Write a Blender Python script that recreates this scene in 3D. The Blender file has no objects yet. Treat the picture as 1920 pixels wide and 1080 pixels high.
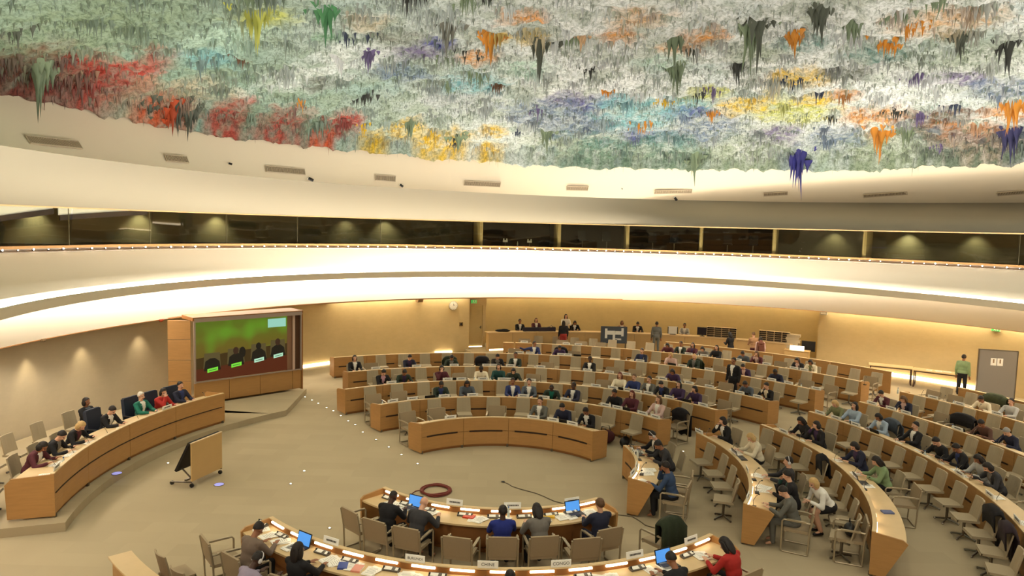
import bpy, math, random
import numpy as np
from mathutils import Vector, Matrix, noise
random.seed(7)
R_=math.radians
SC=bpy.context.scene
COL=SC.collection
CX,CY=-0.183,17.05            # centre of the desk arcs
WX,WY=5.05,18.54              # centre of the hall wall
def pc(r,a,z=0.0): return Vector((CX+r*math.cos(R_(a)),CY+r*math.sin(R_(a)),z))
def pw(r,a,z=0.0): return Vector((WX+r*math.cos(R_(a)),WY+r*math.sin(R_(a)),z))

# ---------------------------------------------------------------- materials
MATS={}
def mat(name,col,rough=.6,metal=0,emit=0,spec=.4,noise_s=None,noise_a=.0,bump=0,trans=None,stretch=None,sheen=0):
    if name in MATS: return MATS[name]
    m=bpy.data.materials.new(name); m.use_nodes=True; nt=m.node_tree; b=nt.nodes['Principled BSDF']
    c=tuple(col)+(1,)
    b.inputs['Base Color'].default_value=c; b.inputs['Roughness'].default_value=rough; b.inputs['Metallic'].default_value=metal
    b.inputs['Specular IOR Level'].default_value=spec
    if emit:
        b.inputs['Emission Color'].default_value=c; b.inputs['Emission Strength'].default_value=emit
    if noise_s:
        tc=nt.nodes.new('ShaderNodeTexCoord'); mp=nt.nodes.new('ShaderNodeMapping'); n=nt.nodes.new('ShaderNodeTexNoise')
        n.inputs['Scale'].default_value=noise_s; n.inputs['Detail'].default_value=4
        if stretch: mp.inputs['Scale'].default_value=stretch
        nt.links.new(tc.outputs['Object'],mp.inputs[0]); nt.links.new(mp.outputs[0],n.inputs['Vector'])
        mx=nt.nodes.new('ShaderNodeMix'); mx.data_type='RGBA'
        mx.inputs[6].default_value=tuple(max(0,x*(1-noise_a)) for x in col)+(1,)
        mx.inputs[7].default_value=tuple(min(1,x*(1+noise_a)) for x in col)+(1,)
        nt.links.new(n.outputs['Fac'],mx.inputs[0]); nt.links.new(mx.outputs[2],b.inputs['Base Color'])
        if bump:
            bp=nt.nodes.new('ShaderNodeBump'); bp.inputs['Strength'].default_value=bump; bp.inputs['Distance'].default_value=.02
            nt.links.new(n.outputs['Fac'],bp.inputs['Height']); nt.links.new(bp.outputs[0],b.inputs['Normal'])
    MATS[name]=m; return m
def srgb(r,g,b):
    f=lambda v:(v/255/12.92) if v/255<=.04045 else ((v/255+.055)/1.055)**2.4
    return (f(r),f(g),f(b))
WOOD=mat('honey_wood',srgb(178,132,78),.45,noise_s=3,noise_a=.16,stretch=(1,1,9))
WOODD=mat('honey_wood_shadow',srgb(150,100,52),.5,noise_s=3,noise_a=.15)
WOODT=mat('pale_wood_top',srgb(214,184,136),.4,noise_s=5,noise_a=.08)
SLOT=mat('dark_slot',srgb(52,34,20),.8)
CHAIRM=mat('beige_upholstery',srgb(166,149,120),.75,noise_s=40,noise_a=.05)
CHAIRB=mat('brown_upholstery',srgb(158,138,108),.7,noise_s=40,noise_a=.05)
FRAME=mat('champagne_metal',srgb(176,160,132),.35,.5)
CHROME=mat('chrome_metal',srgb(120,112,100),.3,.9)
CARDG=mat('conference_grey',srgb(120,112,100),.6)
BLACK=mat('black_plastic',srgb(22,20,20),.5)
PAPER=mat('white_paper',srgb(244,238,224),.8)
PLATE=mat('white_plate',srgb(250,246,236),.6)
INK=mat('grey_ink',srgb(90,84,78),.8)
CREAM=mat('cream_plaster',srgb(230,214,186),.85,spec=.1,noise_s=.6,noise_a=.02)
WHITEP=mat('white_cove_plaster',srgb(242,230,210),.85,spec=.1)
FASC=mat('grey_beige_fascia',srgb(150,143,126),.8,spec=.15)
LAMP=mat('lamp_glow',(1,.84,.6),.5,emit=6)
COVE=mat('cove_glow',(1,.92,.78),.5,emit=26)
COVE2=mat('wall_wash_glow',(1,.9,.66),.5,emit=26)
BASEG=mat('base_glow',(1,.84,.58),.5,emit=5)
SPOTM=mat('spot_glow',(1,.95,.86),.5,emit=30)
SMALLG=mat('floor_light_glow',(1,.88,.62),.5,emit=12)

# ---------------------------------------------------------------- mesh builder
class MB:
    def __init__(s): s.v=[]; s.f=[]; s.m=[]; s.cur=0
    def add(s,vs,fs,m=None):
        o=len(s.v); s.v+= [tuple(v) for v in vs]; s.f+=[tuple(i+o for i in f) for f in fs]; s.m+=[s.cur if m is None else m]*len(fs)
    def box(s,c,d,rz=0,rx=0,m=None,ry=0):
        M=Matrix.Translation(c)@Matrix.Rotation(rz,4,'Z')@Matrix.Rotation(ry,4,'Y')@Matrix.Rotation(rx,4,'X')
        vs=[M@Vector((x*d[0]/2,y*d[1]/2,z*d[2]/2)) for x in(-1,1) for y in(-1,1) for z in(-1,1)]
        s.add(vs,[(0,1,3,2),(4,6,7,5),(0,4,5,1),(2,3,7,6),(0,2,6,4),(1,5,7,3)],m)
    def tube(s,path,r,n=8,m=None,cap=True):
        P=[Vector(p) for p in path]; rr=r if isinstance(r,(list,tuple)) else [r]*len(P)
        vs=[];fs=[]; up=None
        for i,p in enumerate(P):
            t=(P[min(i+1,len(P)-1)]-P[max(i-1,0)]).normalized()
            if up is None: up=Vector((0,0,1)) if abs(t.z)<.9 else Vector((1,0,0))
            x=t.cross(up); 
            if x.length<1e-4: x=t.orthogonal()
            x.normalize(); y=t.cross(x).normalized(); up=-y if False else up
            for k in range(n):
                a=2*math.pi*k/n; vs.append(p+(x*math.cos(a)+y*math.sin(a))*rr[i])
        for i in range(len(P)-1):
            for k in range(n):
                a=i*n+k;b=i*n+(k+1)%n; fs.append((a,b,b+n,a+n))
        if cap: fs.append(tuple(range(n))[::-1]); fs.append(tuple(range((len(P)-1)*n,len(P)*n)))
        s.add(vs,fs,m)
    def ell(s,c,r,M=None,n=14,k=8,m=None):
        vs=[];fs=[]; c=Vector(c); M=M or Matrix.Identity(3)
        for i in range(k+1):
            th=math.pi*i/k
            for j in range(n):
                ph=2*math.pi*j/n
                vs.append(c+M@Vector((r[0]*math.sin(th)*math.cos(ph),r[1]*math.sin(th)*math.sin(ph),r[2]*math.cos(th))))
        for i in range(k):
            for j in range(n): fs.append((i*n+j,(i+1)*n+j,(i+1)*n+(j+1)%n,i*n+(j+1)%n))
        s.add(vs,fs,m)
    def cap(s,a,b,ra,rb,n=12,m=None):
        a=Vector(a);b=Vector(b); t=(b-a); L=t.length
        if L<1e-5: s.ell(a,(ra,ra,ra)); return
        t.normalize(); x=t.orthogonal().normalized(); y=t.cross(x)
        vs=[];fs=[]; rings=[]
        for q in (-80,-50,-20,0): rings.append((a+t*(ra*math.sin(R_(q))),ra*math.cos(R_(q))))
        for q in (0,20,50,80): rings.append((b+t*(rb*math.sin(R_(q))),rb*math.cos(R_(q))))
        for p,r in rings:
            for k in range(n):
                w=2*math.pi*k/n; vs.append(p+(x*math.cos(w)+y*math.sin(w))*r)
        for i in range(len(rings)-1):
            for k in range(n): fs.append((i*n+k,i*n+(k+1)%n,(i+1)*n+(k+1)%n,(i+1)*n+k))
        fs.append(tuple(range(n))[::-1]); fs.append(tuple(range(len(vs)-n,len(vs))))
        s.add(vs,fs,m)
    def arc(s,c,r0,r1,z0,z1,a0,a1,n=None,m=None,z0b=None,z1b=None):
        """curved bar about c; z?b = heights at the outer radius"""
        n=n or max(2,int(abs(a1-a0)/1.5)); vs=[];fs=[]
        z0b=z0 if z0b is None else z0b; z1b=z1 if z1b is None else z1b
        for i in range(n+1):
            a=R_(a0+(a1-a0)*i/n); ca,sa=math.cos(a),math.sin(a)
            for r,z in ((r0,z0),(r1,z0b),(r1,z1b),(r0,z1)): vs.append((c[0]+r*ca,c[1]+r*sa,z))
        for i in range(n):
            for k in range(4):
                a=i*4+k;b=i*4+(k+1)%4; fs.append((a,b,b+4,a+4))
        fs.append((3,2,1,0)); o=n*4; fs.append((o,o+1,o+2,o+3)); s.add(vs,fs,m)
    def build(s,name,mats,parent=None,smooth=False,link=True,at=None):
        me=bpy.data.meshes.new(name)
        vs=s.v
        if at is not None: vs=[(x-at[0],y-at[1],z-at[2]) for x,y,z in vs]
        me.from_pydata(vs,[],s.f); me.update()
        if not isinstance(mats,(list,tuple)): mats=[mats]
        for q in mats: me.materials.append(q)
        if len(mats)>1: me.polygons.foreach_set('material_index',s.m)
        if smooth: me.polygons.foreach_set('use_smooth',[True]*len(me.polygons))
        fix_normals(me)
        o=bpy.data.objects.new(name,me)
        if link: COL.objects.link(o)
        if parent: o.parent=parent
        return o
def fix_normals(me):
    import bmesh
    bm=bmesh.new(); bm.from_mesh(me); bmesh.ops.recalc_face_normals(bm,faces=bm.faces); bm.to_mesh(me); bm.free()
def tag(o,label=None,cat=None,group=None,kind=None):
    if label: o['label']=label
    if cat: o['category']=cat
    if group: o['group']=group
    if kind: o['kind']=kind
    return o
def empty(name,loc=(0,0,0),rz=0,link=True):
    o=bpy.data.objects.new(name,None); o.empty_display_size=.1; o.location=loc; o.rotation_euler=(0,0,rz)
    if link: COL.objects.link(o)
    return o
def struct(o): o['kind']='structure'; return o
def copy_tree(o,parent=None):
    c=o.copy(); COL.objects.link(c); c.parent=parent
    for ch in [x for x in o.children]: copy_tree(ch,c)
    return c
def place(proto,loc,rz,label,cat,group=None):
    if cat=='chair': CHAIRPOS.append((Vector(loc),rz))
    c=copy_tree(proto); c.location=loc; c.rotation_euler=(0,0,rz); tag(c,label,cat,group); return c
PROTOS=[]
CHAIRPOS=[]
def proto(name):
    o=empty(name,link=False); PROTOS.append(o); return o
def ordw(n): return ['','first','second','third','fourth','fifth','sixth','seventh','eighth','ninth','tenth','eleventh','twelfth'][n] if n<13 else '%dth'%n
UPW=470; DOW=370; FILLW=520
PEOPLE=[
('A', -118.5, 4.48, 'write', 'black', 'black', 'bald', 'dark', 'in a black suit turned to a laptop, first from the left'),
('A', -110.1, 4.48, 'lean', 'charcoal', 'white', 'none', 'fair', 'bald, in a broad charcoal suit, seen from behind'),
('A', -88.4, 4.48, 'up', 'royal', 'royal', 'short', 'dark', 'in a bright royal blue jacket, seen from behind'),
('A', -79.3, 4.48, 'write', 'grey', 'grey', 'long', 'fair', 'with long dark hair and a grey cardigan, seen from behind'),
('A', -63.7, 4.48, 'up', 'navy', 'white', 'short_brown', 'fair', 'with short brown hair and a dark suit beside an open laptop'),
('B', -127.2, 6.95, 'write', 'taupe', 'white', 'short', 'brown', 'in a taupe jacket looking down at a phone'),
('B', -117.0, 6.95, 'up', 'black', 'black', 'long', 'brown', 'with black hair in a black jacket beside a blue laptop'),
('B', -87.8, 6.95, 'up', 'black', 'white', 'short', 'brown', 'whose dark head rises at the bottom edge'),
('B', -64.4, 6.95, 'write', 'black', 'black', 'short', 'brown', 'in a black jacket beside an open laptop'),
('B', -54.0, 6.95, 'lean', 'red', 'red', 'long', 'fair', 'with long dark hair and a red top'),
('C', -121.8, 7.9, 'lean', 'lilac', 'lilac', 'short_phones', 'dark', 'in a lilac shirt with headphones'),
('D', 157.8, 10.7, 'up', 'navy', 'blue', 'short', 'fair', 'in a dark suit with a pale blue shirt at the far end'),
('D', 162.0, 10.7, 'chin', 'red', 'red', 'bob', 'fair', 'in a bright red jacket resting chin on hand'),
('D', 165.7, 10.7, 'up', 'green', 'white', 'short_white', 'fair', 'white-haired in a green jacket and white blouse'),
('D', 173.0, 10.7, 'write', 'black', 'white', 'short', 'fair', 'dark-haired in black leaning over the long desk'),
('D', 180.5, 10.7, 'lean', 'black', 'maroon', 'bob_blond', 'fair', 'with blond hair in a black jacket over maroon'),
('D', 185.2, 10.7, 'lean', 'black', 'grey', 'short', 'fair', 'in black leaning low over the desk'),
('D', 189.5, 10.7, 'lean', 'maroon', 'white', 'bob', 'brown', 'in dark maroon leaning at the near end'),
('c1', 52.3, 4.27, 'write', 'black', 'white', 'short', 'brown', 'in a black suit and white shirt writing'),
('c1', 63.5, 4.27, 'write', 'navy', 'navy', 'short', 'fair', 'in a navy jacket looking down'),
('c1', 74.3, 4.27, 'up', 'greysuit', 'white', 'short', 'fair', 'in a grey suit and white shirt'),
('c2', 43.4, 6.77, 'up', 'pink', 'white', 'long_brown', 'fair', 'in a pale pink blouse with long brown hair'),
('c2', 51.8, 6.77, 'up', 'maroon', 'maroon', 'long_red', 'fair', 'in maroon with a red scarf'),
('c2', 56.6, 6.77, 'chin', 'black', 'black', 'short', 'brown', 'in a black jumper'),
('c2', 69.5, 6.77, 'up', 'navy', 'white', 'short', 'dark', 'in a navy suit and pale shirt'),
('c2', 75.9, 6.77, 'lean', 'darkgreen', 'green', 'bald', 'dark', 'in a dark green patterned jacket'),
('c2', 82.7, 6.77, 'up', 'slate', 'white', 'short', 'fair', 'in a slate jacket looking left'),
('c2', 87.5, 6.77, 'up', 'blue', 'white', 'short', 'brown', 'in a blue suit and white shirt'),
('c2', 100.9, 6.77, 'lean', 'slate', 'slate', 'long', 'brown', 'with long black hair bending over the desk'),
('c2', 108.8, 6.77, 'write', 'darkgreen', 'blue', 'short', 'brown', 'in a dark green suit looking down'),
('c3', 44.3, 9.22, 'chin', 'purple', 'purple', 'bob', 'fair', 'in purple resting on one hand'),
('c3', 48.8, 9.22, 'up', 'purple', 'purple', 'long', 'fair', 'with long dark hair in dark violet'),
('c3', 52.3, 9.22, 'write', 'black', 'blue', 'short', 'fair', 'in a black suit with pale blue shirt'),
('c3', 55.8, 9.22, 'up', 'greysuit', 'white', 'short', 'fair', 'in a grey suit'),
('c3', 59.4, 9.22, 'up', 'blue', 'blue', 'short_brown', 'fair', 'in a blue violet suit'),
('c3', 62.8, 9.22, 'up', 'cream', 'cream', 'long_red', 'fair', 'in a cream top with long auburn hair'),
('c3', 88.1, 9.22, 'lean', 'darkgreen', 'darkgreen', 'bob', 'fair', 'in dark green leaning sideways'),
('c3', 91.5, 9.22, 'up', 'teal', 'teal', 'bob', 'fair', 'in a dark teal jumper'),
('c3', 95.6, 9.22, 'write', 'cream', 'cream', 'short', 'dark', 'in a cream blouse'),
('c3', 105.2, 9.22, 'chin', 'maroon', 'maroon', 'bob', 'fair', 'in maroon resting head on hand'),
('c3', 114.2, 9.22, 'lean', 'darkgreen', 'purple', 'short', 'brown', 'in dark green bending down'),
('c3', 119.1, 9.22, 'write', 'black', 'pinktie', 'short', 'fair', 'in a black suit with a pink tie'),
('c4', 37.8, 11.79, 'chin', 'black', 'cream', 'short', 'fair', 'in black with head in both hands'),
('c4', 41.4, 11.79, 'lean', 'slate', 'slate', 'short', 'brown', 'in a slate jacket looking down'),
('c4', 56.1, 11.79, 'lean', 'purple', 'purple', 'bob', 'brown', 'in dark purple bending forward'),
('c4', 73.0, 11.79, 'up', 'black', 'white', 'short', 'dark', 'in a white shirt and dark waistcoat'),
('c4', 88.0, 11.79, 'up', 'darkgreen', 'white', 'short', 'brown', 'in a dark green suit and white shirt'),
('c4', 91.8, 11.79, 'write', 'black', 'grey', 'short', 'fair', 'in black reading'),
('c4', 101.1, 11.79, 'lean', 'darkgreen', 'grey', 'short', 'brown', 'in dark green turned to a neighbour'),
('c4', 109.6, 11.79, 'write', 'navy', 'purple', 'short', 'fair', 'in a navy suit with a purple shirt'),
('c4', 120.2, 11.79, 'up', 'black', 'white', 'bob', 'fair', 'in black and white looking right'),
('c5', 43.6, 14.82, 'lean', 'navy', 'navy', 'short', 'dark', 'in a navy jacket bending down'),
('c5', 48.6, 14.82, 'lean', 'purple', 'pink', 'short', 'fair', 'in a purple jumper'),
('c5', 57.3, 14.82, 'up', 'darkgreen', 'grey', 'bob_blond', 'fair', 'with fair hair in dark green'),
('c5', 61.1, 14.82, 'chin', 'pink', 'pink', 'bob_blond', 'fair', 'with light brown hair in a pink top'),
('c5', 66.2, 14.82, 'up', 'navy', 'blue', 'short', 'fair', 'in a navy suit and light blue shirt'),
('c5', 80.5, 14.82, 'lean', 'purple', 'purple', 'bob', 'brown', 'in dark purple leaning over papers'),
('c5', 85.1, 14.82, 'reach', 'blue', 'white', 'short', 'brown', 'in a blue suit stretching one arm out'),
('c6', 43.4, 17.82, 'write', 'cream', 'olive', 'bob', 'brown', 'in cream writing'),
('c6', 45.2, 17.82, 'lean', 'black', 'pink', 'long', 'fair', 'in a black and pink wrap'),
('c6', 51.1, 17.82, 'chin', 'maroon', 'pink', 'long_brown', 'fair', 'with wavy brown hair resting on a hand'),
('c6', 52.9, 17.82, 'lean', 'slate', 'slate', 'short', 'brown', 'in slate leaning over the desk'),
('c6', 57.1, 17.82, 'up', 'black', 'black', 'long', 'fair', 'with curly dark hair in a black coat'),
('c6', 58.9, 17.82, 'lean', 'grey', 'grey', 'bob', 'fair', 'in grey with head bent'),
('c6', 60.7, 17.82, 'up', 'maroon', 'purple', 'long', 'fair', 'with long brown hair in maroon'),
('c6', 62.5, 17.82, 'up', 'darkgreen', 'white', 'short', 'brown', 'in a dark suit and white shirt'),
('c6', 64.3, 17.82, 'lean', 'maroon', 'maroon', 'bob', 'brown', 'in maroon leaning left'),
('R1', -24.0, 4.32, 'chin', 'steelblue', 'steelblue', 'short', 'brown', 'in a steel blue shirt with hands at face'),
('R1', 2.5, 4.32, 'lean', 'charcoal', 'charcoal', 'short', 'brown', 'in charcoal bent low over the desk'),
('R1', 12.2, 4.32, 'write', 'black', 'white', 'short_phones', 'fair', 'in black with white headphones'),
('R2', -26.3, 6.87, 'write', 'greysuit', 'greysuit', 'short', 'fair', 'in a mid grey suit at the near end'),
('R2', -17.8, 6.87, 'chin', 'black', 'teal', 'short', 'fair', 'in black with a hand on the chin'),
('R2', -9.8, 6.87, 'up', 'charcoal', 'charcoal', 'short_phones', 'fair', 'in charcoal wearing headphones'),
('R2', 7.8, 6.87, 'write', 'cream', 'cream', 'bob_blond', 'fair', 'with blond hair in a cream blouse'),
('R2', 20.7, 6.87, 'chin', 'black', 'white', 'bob', 'fair', 'in black resting her head on a hand'),
('R3', -5.0, 9.25, 'write', 'sage', 'sage', 'long', 'fair', 'in a sage green jumper with long dark hair'),
('R3', 2.5, 9.25, 'write', 'navy', 'purple', 'bob', 'fair', 'in navy with a violet scarf'),
('R3', 13.9, 9.25, 'chin', 'black', 'purple', 'bob', 'fair', 'in black leaning on one elbow'),
('R3', 17.5, 9.25, 'write', 'black', 'black', 'long', 'brown', 'with long black hair reading a paper'),
('R4', -4.5, 11.87, 'lean', 'charcoal', 'grey', 'bob', 'fair', 'in charcoal slumped over the desk'),
('R4', -1.8, 11.87, 'write', 'lightgrey', 'lightgrey', 'long', 'brown', 'with long dark hair in a light grey jumper'),
('R4', 2.1, 11.87, 'write', 'black', 'blue', 'short', 'brown', 'in a black suit with a blue tie'),
('R4', 5.6, 11.87, 'lean', 'black', 'black', 'short', 'fair', 'in black crouched low over a phone'),
('R4', 11.1, 11.87, 'up', 'black', 'white', 'short', 'fair', 'in a black suit with a white shirt and badge'),
('R4', 16.8, 11.87, 'write', 'paleblue', 'white', 'bob', 'brown', 'in a pale blue shirt'),
('R4', 22.2, 11.87, 'up', 'paleblue', 'paleblue', 'long', 'fair', 'with long dark hair in a pale blue scarf'),
('R4', 24.9, 11.87, 'write', 'olive', 'olive', 'bob_blond', 'fair', 'with light hair in an olive top'),
('R5', 8.9, 14.62, 'lean', 'navy', 'navy', 'short_grey', 'fair', 'grey-haired in a navy jacket'),
('R5', 12.4, 14.62, 'lean', 'brown', 'brown', 'short', 'brown', 'in a brown patterned top'),
('R5', 23.7, 14.62, 'write', 'navy', 'pink', 'long_brown', 'fair', 'with reddish hair in a navy jumper'),
('R5', 26.8, 14.62, 'write', 'maroon', 'white', 'short', 'fair', 'in a maroon jacket leaning on both elbows'),
('R6', 18.5, 17.52, 'up', 'lightgrey', 'lightgrey', 'short', 'fair', 'in a grey striped shirt'),
('R6', 21.2, 17.52, 'lean', 'cream', 'cream', 'short', 'brown', 'in a cream jumper bending forward'),
]
VENTS= [((180.52, 0.175), 91), ((165.27, 0.194), 37), ((148.89, 0.211), 70), ((131.9, 0.238), 40), ((114.27, 0.264), 66), ((96.88, 0.27), 39), ((80.21, 0.262), 66), ((64.04, 0.25), 43), ((49.11, 0.246), 79), ((34.78, 0.259), 45)]
CCTV= [(157.68, 0.234), (145.23, 0.067), (129.19, 0.095), (89.04, 0.314), (79.85, 0.092)]
LIGHTS= [(-7.53, 25.55), (-7.15, 25.11), (-6.8, 24.68), (-6.36, 24.12), (-6.02, 23.72), (-5.62, 23.14), (-5.23, 22.53), (-4.91, 22.12), (-4.5, 21.33), (-3.95, 20.61), (-3.45, 19.93), (-2.98, 19.29), (-2.43, 18.57), (-3.72, 14.39), (-3.16, 14.92), (-5.46, 12.65), (-8.95, 18.11), (-5.32, 16.86), (-5.26, 17.78), (5.15, 20.24), (2.88, 14.24)]
BLUE= [(-9.53, 16.74), (-7.02, 16.7)]
CABLE= [(-0.1, 17.34), (0.13, 17.1), (0.65, 16.67), (1.14, 16.2), (1.74, 15.83), (2.2, 15.58), (2.55, 15.48), (2.84, 15.38), (3.06, 14.97), (3.36, 14.71), (3.64, 14.7)]
PATCH= [(-10.94, 17.0, 3.13, 'sage'), (-12.16, 18.03, 1.84, 'brownred'), (-11.33, 19.6, 1.57, 'red'), (-12.57, 18.59, 1.37, 'maroon'), (-10.61, 19.89, 1.22, 'red'), (-10.69, 22.51, 1.91, 'sand'), (-11.29, 22.68, 0.97, 'redorange'), (-10.1, 24.74, 1.22, 'red'), (-8.87, 26.59, 1.5, 'red'), (-6.76, 27.67, 0.98, 'red'), (-7.68, 28.03, 0.66, 'redorange'), (-5.9, 29.59, 0.8, 'yellow'), (-4.51, 29.14, 0.9, 'yellow'), (-3.19, 31.19, 1.43, 'yellow'), (-1.12, 32.37, 0.86, 'yellow'), (-0.86, 30.71, 0.7, 'yellow'), (0.09, 18.78, 0.74, 'orange'), (0.42, 20.56, 0.64, 'yellow'), (-6.19, 17.77, 0.89, 'yellowgreen'), (-7.85, 19.28, 1.13, 'mint'), (-5.26, 19.7, 0.48, 'green'), (-2.9, 21.64, 1.02, 'violet'), (-2.35, 20.99, 0.49, 'blue'), (-3.44, 20.1, 0.96, 'grey'), (-2.18, 26.88, 1.66, 'palegrey'), (2.85, 20.61, 0.82, 'orange'), (3.17, 19.05, 0.91, 'peach'), (5.25, 20.51, 0.83, 'orange'), (4.57, 21.53, 0.86, 'peach'), (2.94, 28.05, 1.3, 'blue'), (3.97, 28.04, 1.31, 'cyan'), (5.5, 31.75, 1.48, 'blue'), (1.84, 27.37, 1.06, 'violet'), (2.23, 32.2, 2.96, 'sage'), (6.63, 27.85, 1.32, 'cyan'), (6.88, 28.8, 1.14, 'blue'), (10.54, 27.77, 2.05, 'yellowgreen'), (9.49, 24.21, 1.21, 'yellow'), (10.96, 26.36, 0.88, 'yellow'), (11.72, 25.5, 0.65, 'orange'), (13.66, 27.38, 1.41, 'orange'), (14.86, 29.25, 0.75, 'orange'), (10.77, 18.4, 1.34, 'peach'), (12.88, 20.6, 2.07, 'sage'), (14.05, 22.9, 1.04, 'violet'), (16.1, 28.03, 1.48, 'darkblue'), (15.58, 26.51, 1.41, 'brown'), (17.25, 24.97, 0.93, 'orange'), (18.62, 26.83, 1.25, 'navy'), (11.06, 30.77, 1.5, 'violet'), (14.55, 30.79, 2.07, 'sage'), (7.09, 23.45, 0.57, 'dark'), (10.69, 23.36, 0.99, 'greydark'), (12.39, 32.27, 0.79, 'royal'), (8.27, 33.18, 1.3, 'sage'), (17.55, 27.65, 1.5, 'orange'), (4.58, 33.43, 3.08, 'sage'), (-1.18, 22.41, 0.7, 'orange'), (-0.49, 20.49, 0.64, 'yellow'), (-7.02, 23.08, 1.67, 'white'), (-4.99, 21.69, 1.38, 'white'), (13.48, 24.92, 1.96, 'white'), (8.69, 20.11, 1.03, 'white'), (5.89, 24.16, 1.16, 'white'), (-6.54, 23.83, 0.76, 'greydark'), (-3.76, 18.74, 0.75, 'sand'), (-8.91, 16.75, 1.78, 'sage'), (0.88, 28.58, 1.98, 'slateblue'), (2.78, 30.59, 2.12, 'slateblue'), (5.1, 29.63, 2.07, 'cyan'), (8.23, 30.54, 2.18, 'slateblue'), (10.47, 32.38, 2.33, 'sage'), (3.77, 32.95, 2.27, 'teal'), (7.03, 33.2, 2.33, 'teal'), (16.35, 29.88, 2.07, 'sage'), (18.23, 28.32, 2.05, 'darkblue'), (13.34, 30.22, 1.51, 'slateblue'), (-3.68, 23.62, 1.11, 'slateblue'), (-1.49, 25.19, 1.36, 'cyan'), (7.21, 21.8, 1.07, 'sage'), (8.04, 20.68, 0.87, 'teal'), (0.16, 23.64, 1.1, 'mint'), (15.61, 23.43, 1.3, 'slateblue'), (4.59, 23.12, 1.1, 'mint'), (10.46, 21.23, 1.1, 'teal'), (7.08, 26.49, 1.06, 'yellowgreen'), (8.8, 27.51, 1.33, 'yellow'), (-8.75, 20.71, 1.04, 'cyan'), (-6.94, 18.75, 0.78, 'mint')]
DRIPS= [(-12.05, 18.22, 1.51, 'sage'), (-6.3, 17.35, 1.31, 'yellowgreen'), (-4.74, 17.75, 1.01, 'green'), (-4.43, 21.33, 0.85, 'violet'), (-1.9, 19.45, 1.08, 'grey'), (0.59, 21.04, 1.48, 'greydark'), (1.78, 20.6, 0.65, 'peach'), (5.22, 23.63, 1.13, 'sage'), (4.43, 20.56, 1.15, 'sage'), (6.27, 19.52, 1.45, 'sage'), (6.33, 19.08, 1.58, 'greydark'), (7.53, 18.13, 0.93, 'greydark'), (8.65, 18.79, 0.97, 'sage'), (6.92, 22.91, 0.93, 'dark'), (7.72, 20.26, 0.68, 'orange'), (14.63, 28.81, 1.97, 'orange'), (16.94, 24.54, 1.37, 'orange'), (18.32, 26.56, 1.48, 'navy'), (8.33, 33.38, 1.44, 'sage'), (12.8, 32.11, 1.45, 'royal'), (-10.91, 22.97, 0.97, 'greydark'), (-10.62, 23.34, 1.18, 'greydark'), (-11.07, 22.87, 0.97, 'redorange'), (-11.5, 22.11, 0.57, 'greydark'), (-0.79, 20.46, 0.96, 'orange'), (-4.26, 28.9, 0.89, 'sage'), (-2.47, 30.76, 0.94, 'sage'), (1.33, 31.07, 1.19, 'sage'), (15.46, 28.38, 0.99, 'sage'), (11.85, 19.46, 0.89, 'greydark'), (13.2, 19.54, 1.1, 'dark'), (-5.29, 21.6, 0.69, 'white')]

# ---------------------------------------------------------------- hall shell
RG={'soffit':(4.34,17.5,17.5,3.0),'ridgeB':(3.1,19.4,15.1,4.03),'ridgeT':(3.1,19.4,15.1,4.29),'rail':(3.4,17.05,18.42,5.48),
    'wintop':(3.4,17.05,18.3,6.71),'fascia':(7.5,15.96,19.41,8.02),'dome':(5.57,15.18,18.46,9.6)}
OX,OY=4.97,18.6
def rp(k,a,dr=0,z=None):
    cx,cy,R,zz=RG[k]; R+=dr; th=R_(a); dx,dy=math.cos(th),math.sin(th); ox,oy=OX-cx,OY-cy
    b=ox*dx+oy*dy; t=-b+math.sqrt(b*b-(ox*ox+oy*oy)+R*R)
    return Vector((OX+dx*t,OY+dy*t,zz if z is None else z))
A0,A1=-52,222
def loft(name,rows,mats,a0=A0,a1=A1,step=1.5,smooth=True,flat_rows=False):
    """rows: functions angle -> Vector"""
    n=int((a1-a0)/step); mb=MB(); vs=[];fs=[]
    for i in range(n+1):
        a=a0+(a1-a0)*i/n
        for f in rows: vs.append(f(a))
    k=len(rows)
    for i in range(n):
        for j in range(k-1): fs.append((i*k+j,(i+1)*k+j,(i+1)*k+j+1,i*k+j+1))
    mb.add(vs,fs); return mb.build(name,mats,smooth=smooth)
def lerp(fa,fb,t,bul=0):
    return lambda a:(fa(a).lerp(fb(a),t)+Vector((0,0,bul)))
K=lambda k,dr=0,z=None:(lambda a:rp(k,a,dr,z))
def inw(k,dr,z): return K(k,dr,z)
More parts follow.
